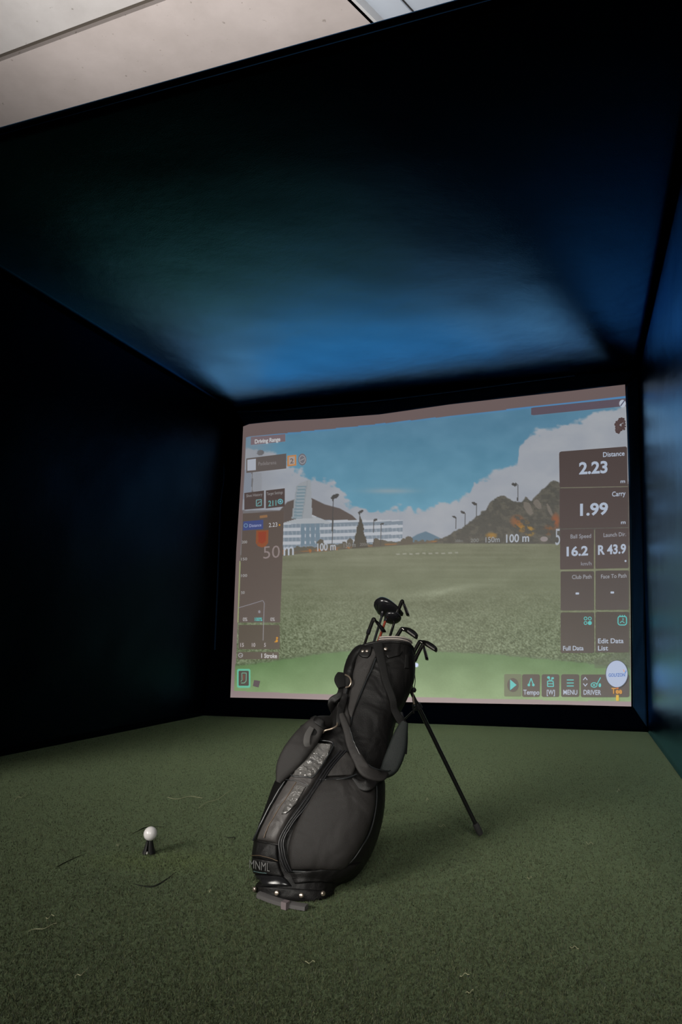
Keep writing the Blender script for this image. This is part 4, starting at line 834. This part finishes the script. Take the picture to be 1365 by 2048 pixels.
def wood(name, pts, Hs, hosel, u, w, wd, m_sh, label, cat, dep):
    """pts: (px,py,radius across, radius along view) spine of the head from heel to toe"""
    h0 = at(*Hs, wd); r_ = empty(name, tuple(h0), label=label, category='golf club'); shaft(r_, h0, None, u, w, m_sh, .0045, .006)
    P = catmull([at(x, y, wd) for x, y, *_ in pts], 22); A_ = catmull([(p[2], p[3], 0) for p in pts], 22); R_ = []
    for i, p in enumerate(P):
        t = (P[min(i+1, 21)]-P[max(i-1, 0)]).normalized(); x = t.cross(WX).normalized(); y = x.cross(t).normalized()
        R_.append([p+x*(A_[i].x*math.cos(2*math.pi*k/20)*(1 if math.cos(2*math.pi*k/20) < 0 else .8))+y*(A_[i].y*math.sin(2*math.pi*k/20)) for k in range(20)])
    hd_ = MB().rings(R_).build('club_head', blackm, r_)
    MB().tube([h0, at(*hosel, wd)], [.0065, .0075], 12).build('hosel', blackm, r_)
    q0, q1 = P[4]+WX*A_[4].y*.86, P[18]+WX*A_[18].y*.7
    MB().tube([P[k]+WX*(A_[k].y*.8)-cu*(A_[k].x*.45) for k in range(4, 19)], .0012, 6).build('sole_trim', mat('blue_grey_line', (.10, .13, .22), .3), hd_)
    return r_
wood('golf_driver', [(750, 1214, .006, .01), (754, 1212.5, .022, .035), (762, 1213, .0285, .05), (774, 1216.5, .025, .052), (787, 1221, .018, .042), (799, 1226, .010, .026), (807, 1229, .003, .01)], (764, 1233), (766, 1222), -.01, -.03, -.03, graph, 'big black driver head rising highest above the bag', 'golf club', .05)
wood('fairway_wood', [(769, 1235, .003, .01), (773, 1235, .013, .03), (783, 1236, .016, .038), (793, 1237, .014, .034), (800, 1237, .009, .02), (803, 1237, .003, .008)], (771, 1243), (773, 1238), -.02, .0, .0, redsh, 'small black fairway wood with a red shaft under the driver', 'golf club', .04)

# ------------------------------------------------------------------ ball on its rubber tee
tb = floor_pt(298, 1707); tee = empty('golf_tee', (tb.x, tb.y, 0), label='short black rubber tee under the white ball', category='tee')
HT = .037; rub = mat('tee_rubber', (.012, .012, .012), .55)
for s_ in (-1, 1):
    R_ = []
    for k in range(9):
        f = k/8; z = .002+HT*f; ro = .0105*(1-f)**1.3+.0105; ri = .005+.003*f; ring_ = []
        for q_ in range(11): a_ = math.radians(-72+14.4*q_); ring_.append(tb+cr*(s_*ro*math.cos(a_))+fw*(ro*math.sin(a_))+up*z)
        for q_ in range(10, -1, -1): a_ = math.radians(-60+12*q_); ring_.append(tb+cr*(s_*(ri*math.cos(a_)+.001))+fw*(ri*math.sin(a_))+up*z)
        for v in ring_: v.z = z
        R_.append(ring_)
    MB().rings(R_).build('tee_half', rub, tee)
MB().tube([tb+up*.003, tb+up*.02, tb+up*HT], .0028, 8).build('tee_core', mat('grey_core', (.10, .10, .10), .4), tee)
p_ = tb-Vector((fw.x, fw.y, 0)).normalized()*.022+up*.006
MB().tube([p_, p_+up*.006], [.0035, .002], 8).build('tee_plug', mat('pale_plug', (.4, .4, .36), .5), tee)
bc = tb+up*(.002+HT+.0205)+cr*.001; bm = bmesh.new(); bmesh.ops.create_icosphere(bm, subdivisions=5, radius=.02135)
dirs = []; N_ = 330
for i in range(N_):
    z = 1-(2*i+1)/N_; a_ = i*2.399963; r_ = math.sqrt(1-z*z); dirs.append((r_*math.cos(a_), r_*math.sin(a_), z))
DN = np.array(dirs); VV = np.array([v.co.normalized() for v in bm.verts]); mx = np.concatenate([(VV[i:i+500]@DN.T).max(1) for i in range(0, len(VV), 500)])
an = np.arccos(np.clip(mx, -1, 1)); dd = np.clip(1-(an/.085)**2, 0, 1)*.00035
for v, d_ in zip(bm.verts, dd): v.co = v.co.normalized()*(.02135-d_)
me = bpy.data.meshes.new('golf_ball'); bm.to_mesh(me); bm.free()
for p in me.polygons: p.use_smooth = True
me.materials.append(mat('ball_white', (.80, .78, .78), .3, coat=.4)); o = bpy.data.objects.new('golf_ball', me); C.objects.link(o); o.location = bc
o['label'] = 'white golf ball sitting on the black tee in the turf'; o['category'] = 'golf ball'
